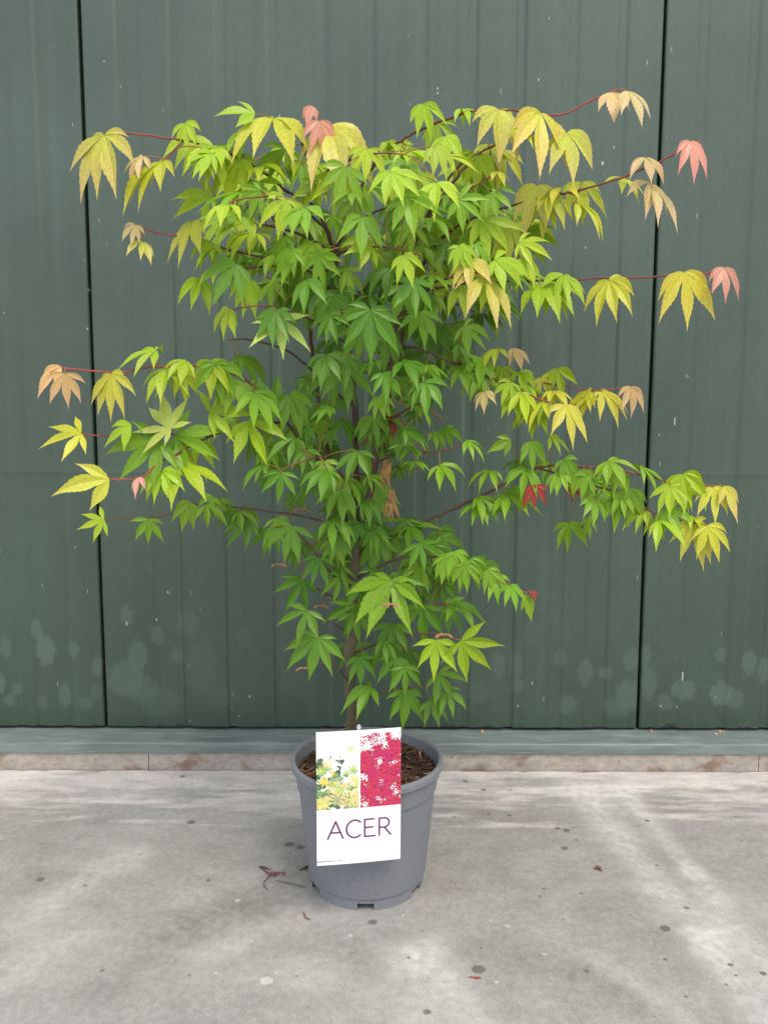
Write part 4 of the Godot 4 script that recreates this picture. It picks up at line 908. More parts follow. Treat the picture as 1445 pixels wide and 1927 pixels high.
func card_texture() -> ImageTexture:
	var w := 384; var h := 628
	var white := Color(0.97, 0.97, 0.96)
	var img := Image.create(w, h, false, Image.FORMAT_RGB8)
	img.fill(white)
	var r2 := RandomNumberGenerator.new()
	r2.seed = 77
	# left print: a spray of yellow, green and orange leaves on white
	var half := int(w * 0.497)
	var bottom := int(h * 0.575)
	var nf := noise(31, 0.018, 3)
	for y in range(int(h * 0.17), bottom):
		for x in half:
			var d := nf.get_noise_2d(x, y) + (y / float(h) - 0.40) * 1.5 - x / float(half) * 0.40
			if d > -0.12: img.set_pixel(x, y, Color(0.25, 0.36, 0.33).lerp(Color(0.45, 0.55, 0.35), clampf(nf.get_noise_2d(x * 4.0, y * 4.0) + 0.4, 0, 1)))
	var kinds := [Color(0.62, 0.78, 0.30), Color(0.47, 0.68, 0.33), Color(0.50, 0.70, 0.30), Color(0.40, 0.60, 0.34), Color(0.93, 0.85, 0.35), Color(0.98, 0.80, 0.55), Color(0.80, 0.86, 0.42), Color(0.36, 0.55, 0.35), Color(0.96, 0.78, 0.15)]
	for k in 95:
		var cy := h * (0.13 + 0.43 * pow(r2.randf(), 0.75)); var cx := half * r2.randf()
		if cy < h * 0.27 and cx > half * 0.45 and k % 5: continue
		var rad := r2.randf_range(9, 34) if cy < h * 0.46 else r2.randf_range(18, 46)
		var turn := r2.randf() * TAU
		var col: Color = kinds[r2.randi() % kinds.size()]
		if cy > h * 0.47: col = [Color(0.99, 0.84, 0.45), Color(0.98, 0.74, 0.50), Color(0.82, 0.85, 0.40), Color(0.42, 0.60, 0.36)][k % 4]
		if cy < h * 0.24: col = col.lerp(white, 0.5)
		for y in range(maxi(0, int(cy - rad)), mini(bottom, int(cy + rad) + 1)):
			for x in range(maxi(0, int(cx - rad)), mini(half, int(cx + rad) + 1)):
				var q := Vector2(x - cx, (y - cy) * 1.15)
				var an := fposmod(q.angle() - turn, TAU) / TAU * 7.0
				var lobe := 1.0 - absf(fposmod(an, 1.0) - 0.5) * 2.0
				var reach := rad * (0.22 + 0.78 * pow(lobe, 1.5))
				if q.length() < reach:
					var c2 := col.lerp(Color(1, 0.95, 0.7), 0.35 * (1.0 - q.length() / rad))
					if lobe > 0.90: c2 = c2.lerp(white, 0.4)
					if q.length() > reach - 1.6: c2 = c2.darkened(0.28)
					img.set_pixel(x, y, c2)
	img.fill_rect(Rect2i(0, bottom, half + 2, 3), white)
	# right print: a crimson crown with white sky in its gaps
	var big := noise(32, 0.014, 3); var sm := noise(33, 0.11, 2)
	var cells := noise(34, 0.09, 1)
	cells.noise_type = FastNoiseLite.TYPE_CELLULAR
	for y in range(int(h * 0.03), int(h * 0.578)):
		for x in range(int(w * 0.515), w):
			var vy := y / float(h)
			var d := big.get_noise_2d(x * 0.9, y) * 0.9 + 0.50 - maxf(0.0, 0.19 - vy) * 4.0 - maxf(0.0, vy - 0.50) * 3.2 - maxf(0.0, 0.62 - x / float(w)) * 2.2
			d += sm.get_noise_2d(x, y) * 0.55
			if d > 0.0:
				var m := clampf(sm.get_noise_2d(x * 1.7 + 90.0, y * 1.7) * 1.3 + 0.5, 0, 1)
				var col := Color(0.62, 0.08, 0.22).lerp(Color(0.93, 0.30, 0.42), m).lerp(Color(0.72, 0.14, 0.42), clampf(big.get_noise_2d(x + 500.0, y) + 0.2, 0, 0.6))
				if cells.get_noise_2d(x, y) > -0.28: col = col.darkened(0.30)
				if sm.get_noise_2d(x * 2.2 + 40.0, y * 2.2 + 900.0) > 0.58: col = col.lerp(white, 0.6)
				if d < 0.10: col = col.lerp(Color(0.45, 0.15, 0.28), 0.6)
				img.set_pixel(x, y, col)
	# the word, in thin purple strokes
	var ink := Color(0.42, 0.20, 0.40)
	var segs := [
		[Vector2(0.130, 0.797), Vector2(0.222, 0.668)], [Vector2(0.222, 0.668), Vector2(0.308, 0.797)], [Vector2(0.163, 0.752), Vector2(0.278, 0.752)],
		[Vector2(0.565, 0.668), Vector2(0.565, 0.797)], [Vector2(0.565, 0.668), Vector2(0.672, 0.668)], [Vector2(0.565, 0.729), Vector2(0.660, 0.729)], [Vector2(0.565, 0.797), Vector2(0.685, 0.797)],
		[Vector2(0.738, 0.668), Vector2(0.738, 0.797)], [Vector2(0.738, 0.668), Vector2(0.800, 0.668)], [Vector2(0.738, 0.738), Vector2(0.800, 0.738)], [Vector2(0.798, 0.738), Vector2(0.874, 0.797)]]
	var sc := Vector2(w, h)
	for k in 24:
		var a0 := deg_to_rad(48.0 + 264.0 * k / 24.0); var a1 := deg_to_rad(48.0 + 264.0 * (k + 1) / 24.0)
		segs.append([Vector2(0.447 + 0.098 * cos(a0), 0.7325 + 0.066 * sin(a0)), Vector2(0.447 + 0.098 * cos(a1), 0.7325 + 0.066 * sin(a1))])
	for k in 12:
		var a0 := -PI / 2 + PI * k / 12.0; var a1 := -PI / 2 + PI * (k + 1) / 12.0
		segs.append([Vector2(0.800 + 0.056 * cos(a0), 0.703 + 0.035 * sin(a0)), Vector2(0.800 + 0.056 * cos(a1), 0.703 + 0.035 * sin(a1))])
	for sgm in segs:
		var a: Vector2 = sgm[0] * sc; var b: Vector2 = sgm[1] * sc
		for y in range(int(minf(a.y, b.y)) - 6, int(maxf(a.y, b.y)) + 7):
			for x in range(int(minf(a.x, b.x)) - 6, int(maxf(a.x, b.x)) + 7):
				var k := clampf(4.6 - seg_dist(Vector2(x, y), a, b), 0, 1)
				if k > 0.0: img.set_pixel(x, y, img.get_pixel(x, y).lerp(ink, k))
	# the fine rule at the foot
	for x in int(w * 0.42):
		var th := 4.0 * (1.0 - x / (w * 0.42))
		for y in range(int(h * 0.968), int(h * 0.968 + th)): img.set_pixel(x, y, Color(0.30, 0.24, 0.24))
	return tex(img)

func soil_texture() -> NoiseTexture2D:
	var t := NoiseTexture2D.new()
	t.width = 512; t.height = 512; t.seamless = true
	t.noise = noise(41, 0.03, 5)
	var g := Gradient.new()
	g.set_color(0, Color(0.10, 0.07, 0.05)); g.set_color(1, Color(0.36, 0.25, 0.18))
	t.color_ramp = g
	return t

func mottled(seed_value: int, freq: float, a: Color, b: Color) -> NoiseTexture2D:
	var t := NoiseTexture2D.new()
	t.width = 512; t.height = 512; t.seamless = true
	t.noise = noise(seed_value, freq, 5)
	var g := Gradient.new()
	g.set_color(0, a); g.set_color(1, b)
	t.color_ramp = g
	return t

# ---------------------------------------------------------------- the maple
const INK := {
	"G": [Color(0.115, 0.300, 0.012), Color(0.160, 0.350, 0.015)],
	"g": [Color(0.225, 0.455, 0.014), Color(0.300, 0.520, 0.018)],
	"L": [Color(0.430, 0.640, 0.016), Color(0.540, 0.670, 0.024)],
	"y": [Color(0.640, 0.700, 0.032), Color(0.740, 0.660, 0.080)],
	"Y": [Color(0.760, 0.710, 0.055), Color(0.840, 0.680, 0.125)],
	"o": [Color(0.700, 0.700, 0.070), Color(0.860, 0.590, 0.230)],
	"O": [Color(0.850, 0.620, 0.270), Color(0.870, 0.550, 0.340)],
	"P": [Color(0.870, 0.430, 0.340), Color(0.860, 0.320, 0.290)],
	"R": [Color(0.430, 0.035, 0.032), Color(0.340, 0.026, 0.028)],
	"p": [Color(0.620, 0.740, 0.150), Color(0.660, 0.750, 0.170)],
}
const STATIONS := [0.000, 0.080, 0.160, 0.240, 0.285, 0.332, 0.379, 0.425, 0.472, 0.519, 0.566, 0.613, 0.659, 0.706, 0.753, 0.800, 0.846, 0.893, 0.940, 1.000]
const OUTLINE := [0.250, 0.440, 0.580, 0.720, 0.810, 0.894, 0.968, 0.989, 0.984, 0.951, 0.872, 0.775, 0.662, 0.542, 0.424, 0.311, 0.217, 0.140, 0.080, 0.000]

func leaf_into(sh: Shape, base: Vector3, root: Vector3, size: float, theta: float, lobes: int, ink: String, droop: float, flat_share: float) -> void:
	# root: where the stalk leaves the twig; base: where the stalk meets the blade; both relative to the tree
	var th := deg_to_rad(theta)
	var hang := clampf((droop - 0.7) / 0.4, 0.0, 1.0)
	var p := lerpf(rng.randf_range(-0.1, 0.5), rng.randf_range(-0.15, 0.95), hang)
	if sin(th) < -0.2: p = -absf(p) - 0.35
	elif ink == "p": p = 0.45
	var flat := ink != "p" and ink != "R" and rng.randf() < flat_share
	var fwd := Vector3(cos(th) * cos(p), -sin(th) * cos(p), sin(p))
	var face := Vector3(rng.randf_range(-0.6, 0.6), rng.randf_range(0.2, 0.7) + 0.7 * hang * rng.randf(), 1.0)
	if flat:
		# held level, like a tier of a spray
		fwd = Vector3(cos(th) * 1.0 + 0.35 * signf(cos(th) + 0.01), -0.22, rng.randf_range(-0.1, 0.9)).normalized()
		face = Vector3(rng.randf_range(-0.3, 0.3), 1.0, rng.randf_range(0.2, 0.7))
	if ink == "p" or ink == "R": face = Vector3(0.1, 0.35, 1.0)
	face = (face - fwd * face.dot(fwd)).normalized()
	var side := fwd.cross(face).normalized()
	var angles: Array; var lens: Array
	if lobes >= 7:
		angles = [-118.0, -77.0, -38.0, 0.0, 38.0, 77.0, 118.0]; lens = [0.42, 0.76, 0.95, 1.0, 0.95, 0.76, 0.42]
	elif lobes == 5:
		angles = [-92.0, -45.0, 0.0, 45.0, 92.0]; lens = [0.62, 0.92, 1.0, 0.92, 0.62]
	else:
		angles = [-48.0, 0.0, 46.0]; lens = [0.72, 1.0, 0.66]
	var tones: Array = INK[ink]
	var hue := rng.randf_range(-0.12, 0.12)
	var lum := rng.randf_range(0.86, 1.14)
	var c0: Color = tones[0]; var c1: Color = tones[1]
	c0 = Color(c0.r * lum * (1.0 + hue), c0.g * lum, c0.b * lum); c1 = Color(c1.r * lum * (1.0 + hue), c1.g * lum, c1.b * lum)
	var fold := rng.randf_range(0.18, 0.55)
	for k in angles.size(): angles[k] += rng.randf_range(-8.0, 8.0)
	for k in angles.size():
		var a := deg_to_rad(angles[k])
		var d0 := (fwd * cos(a) + side * sin(a)).normalized()
		var len: float = size * lens[k] * rng.randf_range(0.95, 1.17) * (1.02 - 0.04 * hang)
		var wide := len * rng.randf_range(0.105, 0.148) * (1.0 if lobes > 3 else 1.25)
		if lens[k] < 0.5: wide *= 1.1
		var gap_l := deg_to_rad(angles[k] - angles[k - 1]) * 0.5 if k > 0 else 0.5
		var gap_r := deg_to_rad(angles[k + 1] - angles[k]) * 0.5 if k < angles.size() - 1 else 0.5
		var dr := droop * (1.0 + 0.5 * hang) * rng.randf_range(0.6, 1.4)
		var curl := rng.randf_range(-1.0, 1.0)
		var keel := fold * rng.randf_range(0.5, 1.5)
		var bend := rng.randf_range(-1.0, 0.8)
		var brown := rng.randf() < 0.16
		var pos := base
		var mids := []; var lefts := []; var rights := []
		var prev := 0.0
		var last_l := -1
		var row_prev := []
		for q in STATIONS.size():
			var t: float = STATIONS[q]
			var dir := (d0 + Vector3.DOWN * dr * pow(t, 1.25) + side * 0.22 * curl * t + face * 0.25 * bend * t).normalized()
			pos += dir * (t - prev) * len
			prev = t
			var nl := (face - dir * face.dot(dir))
			nl = nl.normalized() if nl.length() > 0.08 else face
			var sl := dir.cross(nl).normalized()
			var wq: float = wide * OUTLINE[q]
			if q > 3 and q < 18: wq *= 1.04 if q % 2 else 0.96
			var r := t * len
			var wl := minf(wq, r * tan(gap_l) + 0.0004 + maxf(0.0, t - 0.30) * 0.5 * len)
			var wr := minf(wq, r * tan(gap_r) + 0.0004 + maxf(0.0, t - 0.30) * 0.5 * len)
			var col := c0.lerp(c1, pow(t, 1.4))
			if brown and t > 0.90: col = col.lerp(Color(0.30, 0.17, 0.07), 0.8)
			var pale := col.lerp(Color(0.5, 0.55, 0.2), 0.08)
			var el := pos - sl * wl + nl * keel * wl + dir * (0.02 * len if q % 2 else 0.0)
			var er := pos + sl * wr + nl * keel * wr + dir * (0.02 * len if q % 2 else 0.0)
			var n_left := (nl + sl * keel * 0.9).normalized()
			var n_right := (nl - sl * keel * 0.9).normalized()
			var row := [sh.vert(el, n_left, Vector2(0.0, t), col), sh.vert(pos, n_left, Vector2(0.5, t), pale), sh.vert(pos, n_right, Vector2(0.5, t), pale), sh.vert(er, n_right, Vector2(1.0, t), col)]
			if q > 0:
				sh.quad(row_prev[0], row_prev[1], row[1], row[0])
				sh.quad(row_prev[2], row_prev[3], row[3], row[2])
			row_prev = row
	# the stalk
	var span := (base - root).length()
	var stalk := Color(0.42, 0.11, 0.06).lerp(c0, 0.35 if ink in ["G", "g"] else 0.15)
	var mid := (base + root) * 0.5 + Vector3.UP * span * 0.16
	var ps := []; var rs := []; var cs := []
	for k in 6:
		var u := k / 5.0
		ps.append(root.lerp(mid, u).lerp(mid.lerp(base, u), u)); rs.append(lerpf(0.0010, 0.0007, u)); cs.append(stalk)
	tube(sh, ps, rs, cs, 5)

func nearest_twig(p: Vector3) -> Vector3:
	var best := 1e9; var at := p
	for q in branch_points:
		var d := p.distance_squared_to(q) + (0.004 if q.y > p.y + 0.03 else 0.0)
		if d < best: best = d; at = q
	return at

func build_maple(leaf_mat: Material, bark_mat: Material) -> void:
	var foot := Vector3(BRANCHES[0][5][0], BRANCHES[0][5][1], BRANCHES[0][5][2])
	var tree := thing("maple_tree", foot, "young maple with lime, yellow and peach drooping leaves growing in the grey pot", "tree")
	var bark := Color(0.085, 0.064, 0.048); var shoot := Color(0.46, 0.085, 0.065)
	for b in BRANCHES:
		var ps := []
		var flat: Array = b[5]
		for k in flat.size() / 3: ps.append(Vector3(flat[k * 3], flat[k * 3 + 1], flat[k * 3 + 2]) - foot)
		var steps: int = (ps.size() - 1) * 6
		var line := []; var rs := []; var cs := []
		for k in steps + 1:
			var u := k / float(steps)
			var p := catmull(ps, u)
			var w: float = b[1] * 0.35
			p += Vector3(rng.randf_range(-w, w), rng.randf_range(-w, w), rng.randf_range(-w, w)) * (0.0 if k == 0 or k == steps else 1.0)
			line.append(p)
			rs.append(lerpf(b[1], b[2] * 1.25, pow(u, 0.8)) * (1.0 + (0.28 if k % 6 == 0 and b[0] == "branch" else rng.randf_range(-0.06, 0.06))))
			var red: float = lerpf(b[3] * 0.2, b[4], pow(u, 2.2)) if b[0] == "branch" else b[4] * 0.4 * u
			cs.append((bark if b[0] != "trunk" else Color(0.125, 0.105, 0.065)).lerp(shoot, red) * rng.randf_range(0.85, 1.15))
			if b[0] != "trunk":
				branch_points.append(p)
				if k > 0: branch_points.append((p + line[k - 1]) * 0.5)
		var sh := Shape.new()
		tube(sh, line, rs, cs, 12 if b[0] == "trunk" else (9 if b[0] == "stem" else 6))
		put(b[0], sh, bark_mat, tree)
	var rest := Shape.new()
	for k in LEAVES.size():
		var l: Array = LEAVES[k]
		var base := Vector3(l[0], l[1], l[2]) - foot
		var root := nearest_twig(base)
		if k < 300:
			var sh := Shape.new()
			leaf_into(sh, Vector3.ZERO, root - base, l[3], l[4], l[5], l[6], l[7], l[8])
			var o := put("leaf", sh, leaf_mat, tree)
			o.position = base
		else:
			leaf_into(rest, base, root, l[3], l[4], l[5], l[6], l[7], l[8])
	var f := put("foliage", rest, leaf_mat, tree)
	tag(f, "smaller green leaves deep inside the crown", "", "", "stuff")
	# shrivelled brown leaves and winged seeds
	for k in DRIED.size() / 3:
		var sh := Shape.new()
		var at := Vector3(DRIED[k * 3], DRIED[k * 3 + 1], DRIED[k * 3 + 2]) - foot
		var root := nearest_twig(at + Vector3(0, 0.03, 0))
		var tan_c := Color(0.36, 0.20, 0.08)
		for j in 5:
			var ps := []; var rs := []; var cs := []
			var ax := rng.randf_range(-0.010, 0.010)
			for q in 6:
				var u := q / 5.0
				ps.append(Vector3(ax * u * 1.1 + 0.003 * sin(u * 5.0 + j), -0.050 * u * rng.randf_range(0.85, 1.0), rng.randf_range(-0.003, 0.003)))
				rs.append(0.0042 * sin(PI * clampf(u * 0.86 + 0.1, 0, 1)) + 0.0004); cs.append(tan_c * rng.randf_range(0.7, 1.3))
			tube(sh, ps, rs, cs, 5)
		tube(sh, [root - at, (root - at) * 0.5 + Vector3(0.003, 0.004, 0), Vector3.ZERO], [0.0008, 0.0007, 0.0007], [tan_c * 0.4, tan_c * 0.4, tan_c * 0.5], 5)
		var o := put("dried_leaf", sh, bark_mat, tree)
		o.position = at
		tag(o, "shrivelled brown leaf hanging from a stem")
	for k in SEEDS.size() / 3:
		var sh := Shape.new()
		var at := Vector3(SEEDS[k * 3], SEEDS[k * 3 + 1], SEEDS[k * 3 + 2]) - foot
		var root := nearest_twig(at)
		var wing := Color(0.40, 0.19, 0.10)
		for s in ([-1.0, 1.0] if k else [-1.0, 1.0, -0.3]):
			var ps := []; var rs := []; var cs := []
			for q in 6:
				var u := q / 5.0
				ps.append(Vector3(s * 0.013 * u, 0.007 * u - 0.011 * u * u, 0.003 * u))
				rs.append([0.0012, 0.0020, 0.0012, 0.0018, 0.0020, 0.0006][q]); cs.append(wing * rng.randf_range(0.8, 1.2))
			tube(sh, ps, rs, cs, 6)
		tube(sh, [root - at, (root - at) * 0.5 + Vector3.UP * 0.004, Vector3.ZERO], [0.0006, 0.0006, 0.0006], [wing * 0.5, wing * 0.5, wing], 5)
		var o := put("seed_wing", sh, bark_mat, tree)
		o.position = at
		tag(o, "pair of pinkish brown winged seeds")

# ---------------------------------------------------------------- the pot and its card
func build_pot() -> void:
	var pot := thing("plant_pot", Vector3(-0.028, 0, 0.001), "grey plastic nursery pot full of bark compost holding the maple", "pot")
	var plastic := paint(Color(0.210, 0.218, 0.242), 0.46, 0.45)
	plastic.normal_enabled = true
	plastic.normal_texture = bumps(51, 0.02, 3.0)
	plastic.normal_scale = 0.10
	plastic.uv1_triplanar = true
	plastic.uv1_scale = Vector3(6, 6, 6)
	plastic.albedo_texture = mottled(53, 0.035, Color(0.90, 0.90, 0.90), Color(1, 1, 1))
	plastic.roughness_texture = mottled(52, 0.012, Color(0.75, 0.75, 0.75), Color(1, 1, 1))
	var sh := Shape.new()
	lathe(sh, [Vector2(0.1018, 0.0215), Vector2(0.1170, 0.1690), Vector2(0.1178, 0.1722), Vector2(0.1200, 0.1740), Vector2(0.1235, 0.2020), Vector2(0.1245, 0.2060)], 120)
	lathe(sh, [Vector2(0.0988, 0.0195), Vector2(0.1005, 0.0200), Vector2(0.1018, 0.0215)], 120)
	# inside
	lathe(sh, [Vector2(0.1215, 0.2160), Vector2(0.1190, 0.1950), Vector2(0.1100, 0.1500)], 96)
	put("side", sh, plastic, pot)
	var lip := Shape.new()
	lathe(lip, [Vector2(0.1245, 0.2060), Vector2(0.1285, 0.2066), Vector2(0.1302, 0.2085), Vector2(0.1305, 0.2160), Vector2(0.1298, 0.2190), Vector2(0.1280, 0.2206), Vector2(0.1250, 0.2208), Vector2(0.1232, 0.2198), Vector2(0.1215, 0.2160)], 120)
	put("rim", lip, plastic, pot)
	# the foot ring, with six drainage notches
	var ring := Shape.new()
	var segs := 180
	for j in segs:
		var w0 := TAU * j / segs; var w1 := TAU * (j + 1) / segs
		var notch: bool = fposmod(rad_to_deg((w0 + w1) * 0.5) + 9.0, 60.0) < 18.0
		var y0 := 0.0125 if notch else 0.0
		var d0 := Vector3(sin(w0), 0, cos(w0)); var d1 := Vector3(sin(w1), 0, cos(w1))
		var up := Vector3.UP
		for side in [[0.0990, 0.0978, 1.0], [0.0960, 0.0948, -1.0]]:
			var top: float = side[0]; var low: float = lerpf(side[1], top, y0 / 0.02); var sg: float = side[2]
			var a := ring.vert(d0 * low + up * y0, d0 * sg); var b := ring.vert(d1 * low + up * y0, d1 * sg)
			var c := ring.vert(d1 * top + up * 0.0198, d1 * sg); var d := ring.vert(d0 * top + up * 0.0198, d0 * sg)
			ring.quad(a, b, c, d)
		ring.flat(d0 * 0.0952 + up * y0, d1 * 0.0952 + up * y0, d1 * 0.0980 + up * y0, d0 * 0.0980 + up * y0, Vector3.DOWN)
		for e in [[w0, -1.0], [w1, 1.0]]:
			var was: bool = fposmod(rad_to_deg(e[0] + e[1] * PI / segs) + 9.0, 60.0) < 18.0
			if was and not notch:
				var d := Vector3(sin(e[0]), 0, cos(e[0]))
				ring.flat(d * 0.0948, d * 0.0978, d * 0.0987 + up * 0.0125, d * 0.0957 + up * 0.0125, Vector3(cos(e[0]), 0, -sin(e[0])) * e[1])
	put("foot_ring", ring, plastic, pot)
	var bed := Shape.new()
	lathe(bed, [Vector2(0.0, 0.0150), Vector2(0.0950, 0.0150)], 48)
	put("base", bed, plastic, pot)
	# compost
	var soil_mat := StandardMaterial3D.new()
	soil_mat.albedo_texture = soil_texture()
	soil_mat.uv1_triplanar = true
	soil_mat.uv1_scale = Vector3(9, 9, 9)
	soil_mat.roughness = 0.95
	var soil := Shape.new()
	var f := noise(55, 60.0, 3)
	var rows := []
	for k in 25:
		var row := []
		for j in 73:
			var w := TAU * (j % 72) / 72.0
			var r := 0.1195 * k / 24.0
			var p := Vector3(sin(w) * r, 0, cos(w) * r)
			var e := 0.0005
			var hgt := func(q: Vector3) -> float: return 0.2015 + 0.006 * f.get_noise_2d(q.x, q.z) + 0.004 * f.get_noise_2d(q.x * 3.0, q.z * 3.0) - 0.006 * pow(q.length() / 0.12, 4.0)
			p.y = hgt.call(p)
			var nx: float = hgt.call(Vector3(p.x + e, 0, p.z)) - hgt.call(Vector3(p.x - e, 0, p.z))
			var nz: float = hgt.call(Vector3(p.x, 0, p.z + e)) - hgt.call(Vector3(p.x, 0, p.z - e))
			row.append(soil.vert(p, Vector3(-nx, 2.0 * e, -nz).normalized()))
		if k > 0:
			for j in 72: soil.quad(rows[k - 1][j], rows[k - 1][j + 1], row[j + 1], row[j])
		rows.append(row)
	var so := put("soil", soil, soil_mat, pot)
	var chip_mats := []
	for c in [Color(0.13, 0.070, 0.040), Color(0.22, 0.125, 0.070), Color(0.075, 0.042, 0.028), Color(0.34, 0.215, 0.125), Color(0.10, 0.055, 0.035), Color(0.17, 0.085, 0.045)]: chip_mats.append(paint(c, 0.9, 0.3))
	var meshes := []
	for k in 8:
		var sh2 := Shape.new()
		chip(sh2, Transform3D.IDENTITY)
		meshes.append(sh2.mesh())
	var rest := Shape.new()
	for k in 640:
		var a := rng.randf() * TAU; var r := 0.116 * sqrt(rng.randf())
		var at := Vector3(sin(a) * r, 0.2015 - 0.006 * pow(r / 0.12, 4.0) + rng.randf_range(-0.001, 0.0045), cos(a) * r)
		var turn := Basis.from_euler(Vector3(rng.randf_range(-0.5, 0.5), rng.randf() * TAU, rng.randf_range(-0.6, 0.6)))
		var xf := Transform3D(turn.scaled(Vector3.ONE * rng.randf_range(0.6, 1.35)), at)
		if k < 220:
			var o := MeshInstance3D.new()
			o.mesh = meshes[k % 8]
			o.material_override = chip_mats[rng.randi() % 6]
			o.name = "bark_chip"
			so.add_child(o, true)
			o.transform = xf
		else:
			chip(rest, xf)
	var ro := put("bark_litter", rest, chip_mats[2], so)
	tag(ro, "", "", "", "stuff")

func chip(sh: Shape, xf: Transform3D) -> void:
	var l := rng.randf_range(0.004, 0.010); var w := rng.randf_range(0.0010, 0.0024); var h := rng.randf_range(0.0006, 0.0016)
	var p := []
	for x in [-1, 1]:
		for y in [-1, 1]:
			for z in [-1, 1]:
				p.append(xf * Vector3(x * l * rng.randf_range(0.75, 1.1), y * h * rng.randf_range(0.7, 1.2), z * w * rng.randf_range(0.35, 1.1)))
	var o := xf.origin
	for q in [[0, 1, 3, 2], [4, 5, 7, 6], [0, 1, 5, 4], [2, 3, 7, 6], [0, 2, 6, 4], [1, 3, 7, 5]]:
		var mid: Vector3 = (p[q[0]] + p[q[1]] + p[q[2]] + p[q[3]]) * 0.25
		sh.flat(p[q[0]], p[q[1]], p[q[2]], p[q[3]], mid - o)

func build_card() -> void:
	var w := 0.1309; var h := 0.2144
	var root := thing("plant_label", Vector3(-0.0373, 0.1069, 0.1400), "white card reading ACER with yellow and crimson leaf photographs on the pot", "label")
	root.rotation = Vector3(0, 0.1614, 0)
	var m := StandardMaterial3D.new()
	m.albedo_texture = card_texture()
	m.roughness = 0.35
	var sh := Shape.new()
	var back := Shape.new()
	var bow := func(u: float, v: float) -> float: return 0.0022 * sin(PI * v) * (1.0 - 0.4 * u) - 0.0016 * (u - 0.5) * (u - 0.5) * 4.0
	var nx := 12; var ny := 16
	var g := []; var gb := []
	for y in ny + 1:
		for x in nx + 1:
			var u := x / float(nx); var v := y / float(ny)
			var p := Vector3((u - 0.5) * w, (1.0 - v) * h, bow.call(u, v))
			var du: float = (bow.call(u + 0.01, v) - bow.call(u - 0.01, v)) / (0.02 * w)
			var dv: float = (bow.call(u, v + 0.01) - bow.call(u, v - 0.01)) / (-0.02 * h)
			var nn := Vector3(-du, -dv, 1).normalized()
			g.append(sh.vert(p, nn, Vector2(lerpf(0.003, 0.997, u), lerpf(0.002, 0.998, v))))
			gb.append(back.vert(p - nn * 0.0006, -nn))
	for y in ny:
		for x in nx:
			var a := y * (nx + 1) + x
			sh.quad(g[a], g[a + 1], g[a + nx + 2], g[a + nx + 1])
			back.quad(gb[a], gb[a + 1], gb[a + nx + 2], gb[a + nx + 1])
	for x in nx:
		for e in [[x, Vector3.UP], [x + ny * (nx + 1), Vector3.DOWN]]:
			back.flat(sh.v[e[0]], sh.v[e[0] + 1], back.v[e[0] + 1], back.v[e[0]], e[1])
	for y in ny:
		for e in [[y * (nx + 1), Vector3.LEFT], [y * (nx + 1) + nx, Vector3.RIGHT]]:
			back.flat(sh.v[e[0]], sh.v[e[0] + nx + 1], back.v[e[0] + nx + 1], back.v[e[0]], e[1])
	put("printed_face", sh, m, root)
	put("card_back", back, paint(Color(0.80, 0.80, 0.79), 0.5), root)
	# the plastic peg that holds it: from the compost up behind the card, with a round head
	var peg := Shape.new()
	var pale := Color(0.62, 0.62, 0.70)
	tube(peg, [Vector3(0.001, 0.085, -0.030), Vector3(0.001, 0.150, -0.018), Vector3(0.0005, 0.200, -0.0065), Vector3(0.0, 0.2150, -0.0030), Vector3(0.0, 0.2165, -0.0024)], [0.0016, 0.0016, 0.0016, 0.0018, 0.0018], [pale, pale, pale, pale, pale], 8)
	tube(peg, [Vector3(0, 0.2150, -0.0030), Vector3(0, 0.2165, -0.0024), Vector3(0, 0.2185, -0.0020), Vector3(0, 0.2210, -0.0016), Vector3(0, 0.2225, -0.0014)], [0.0016, 0.0032, 0.0038, 0.0030, 0.0012], [pale, pale, pale, pale, pale], 12)
	put("peg", peg, vertex_paint(0.35), root)

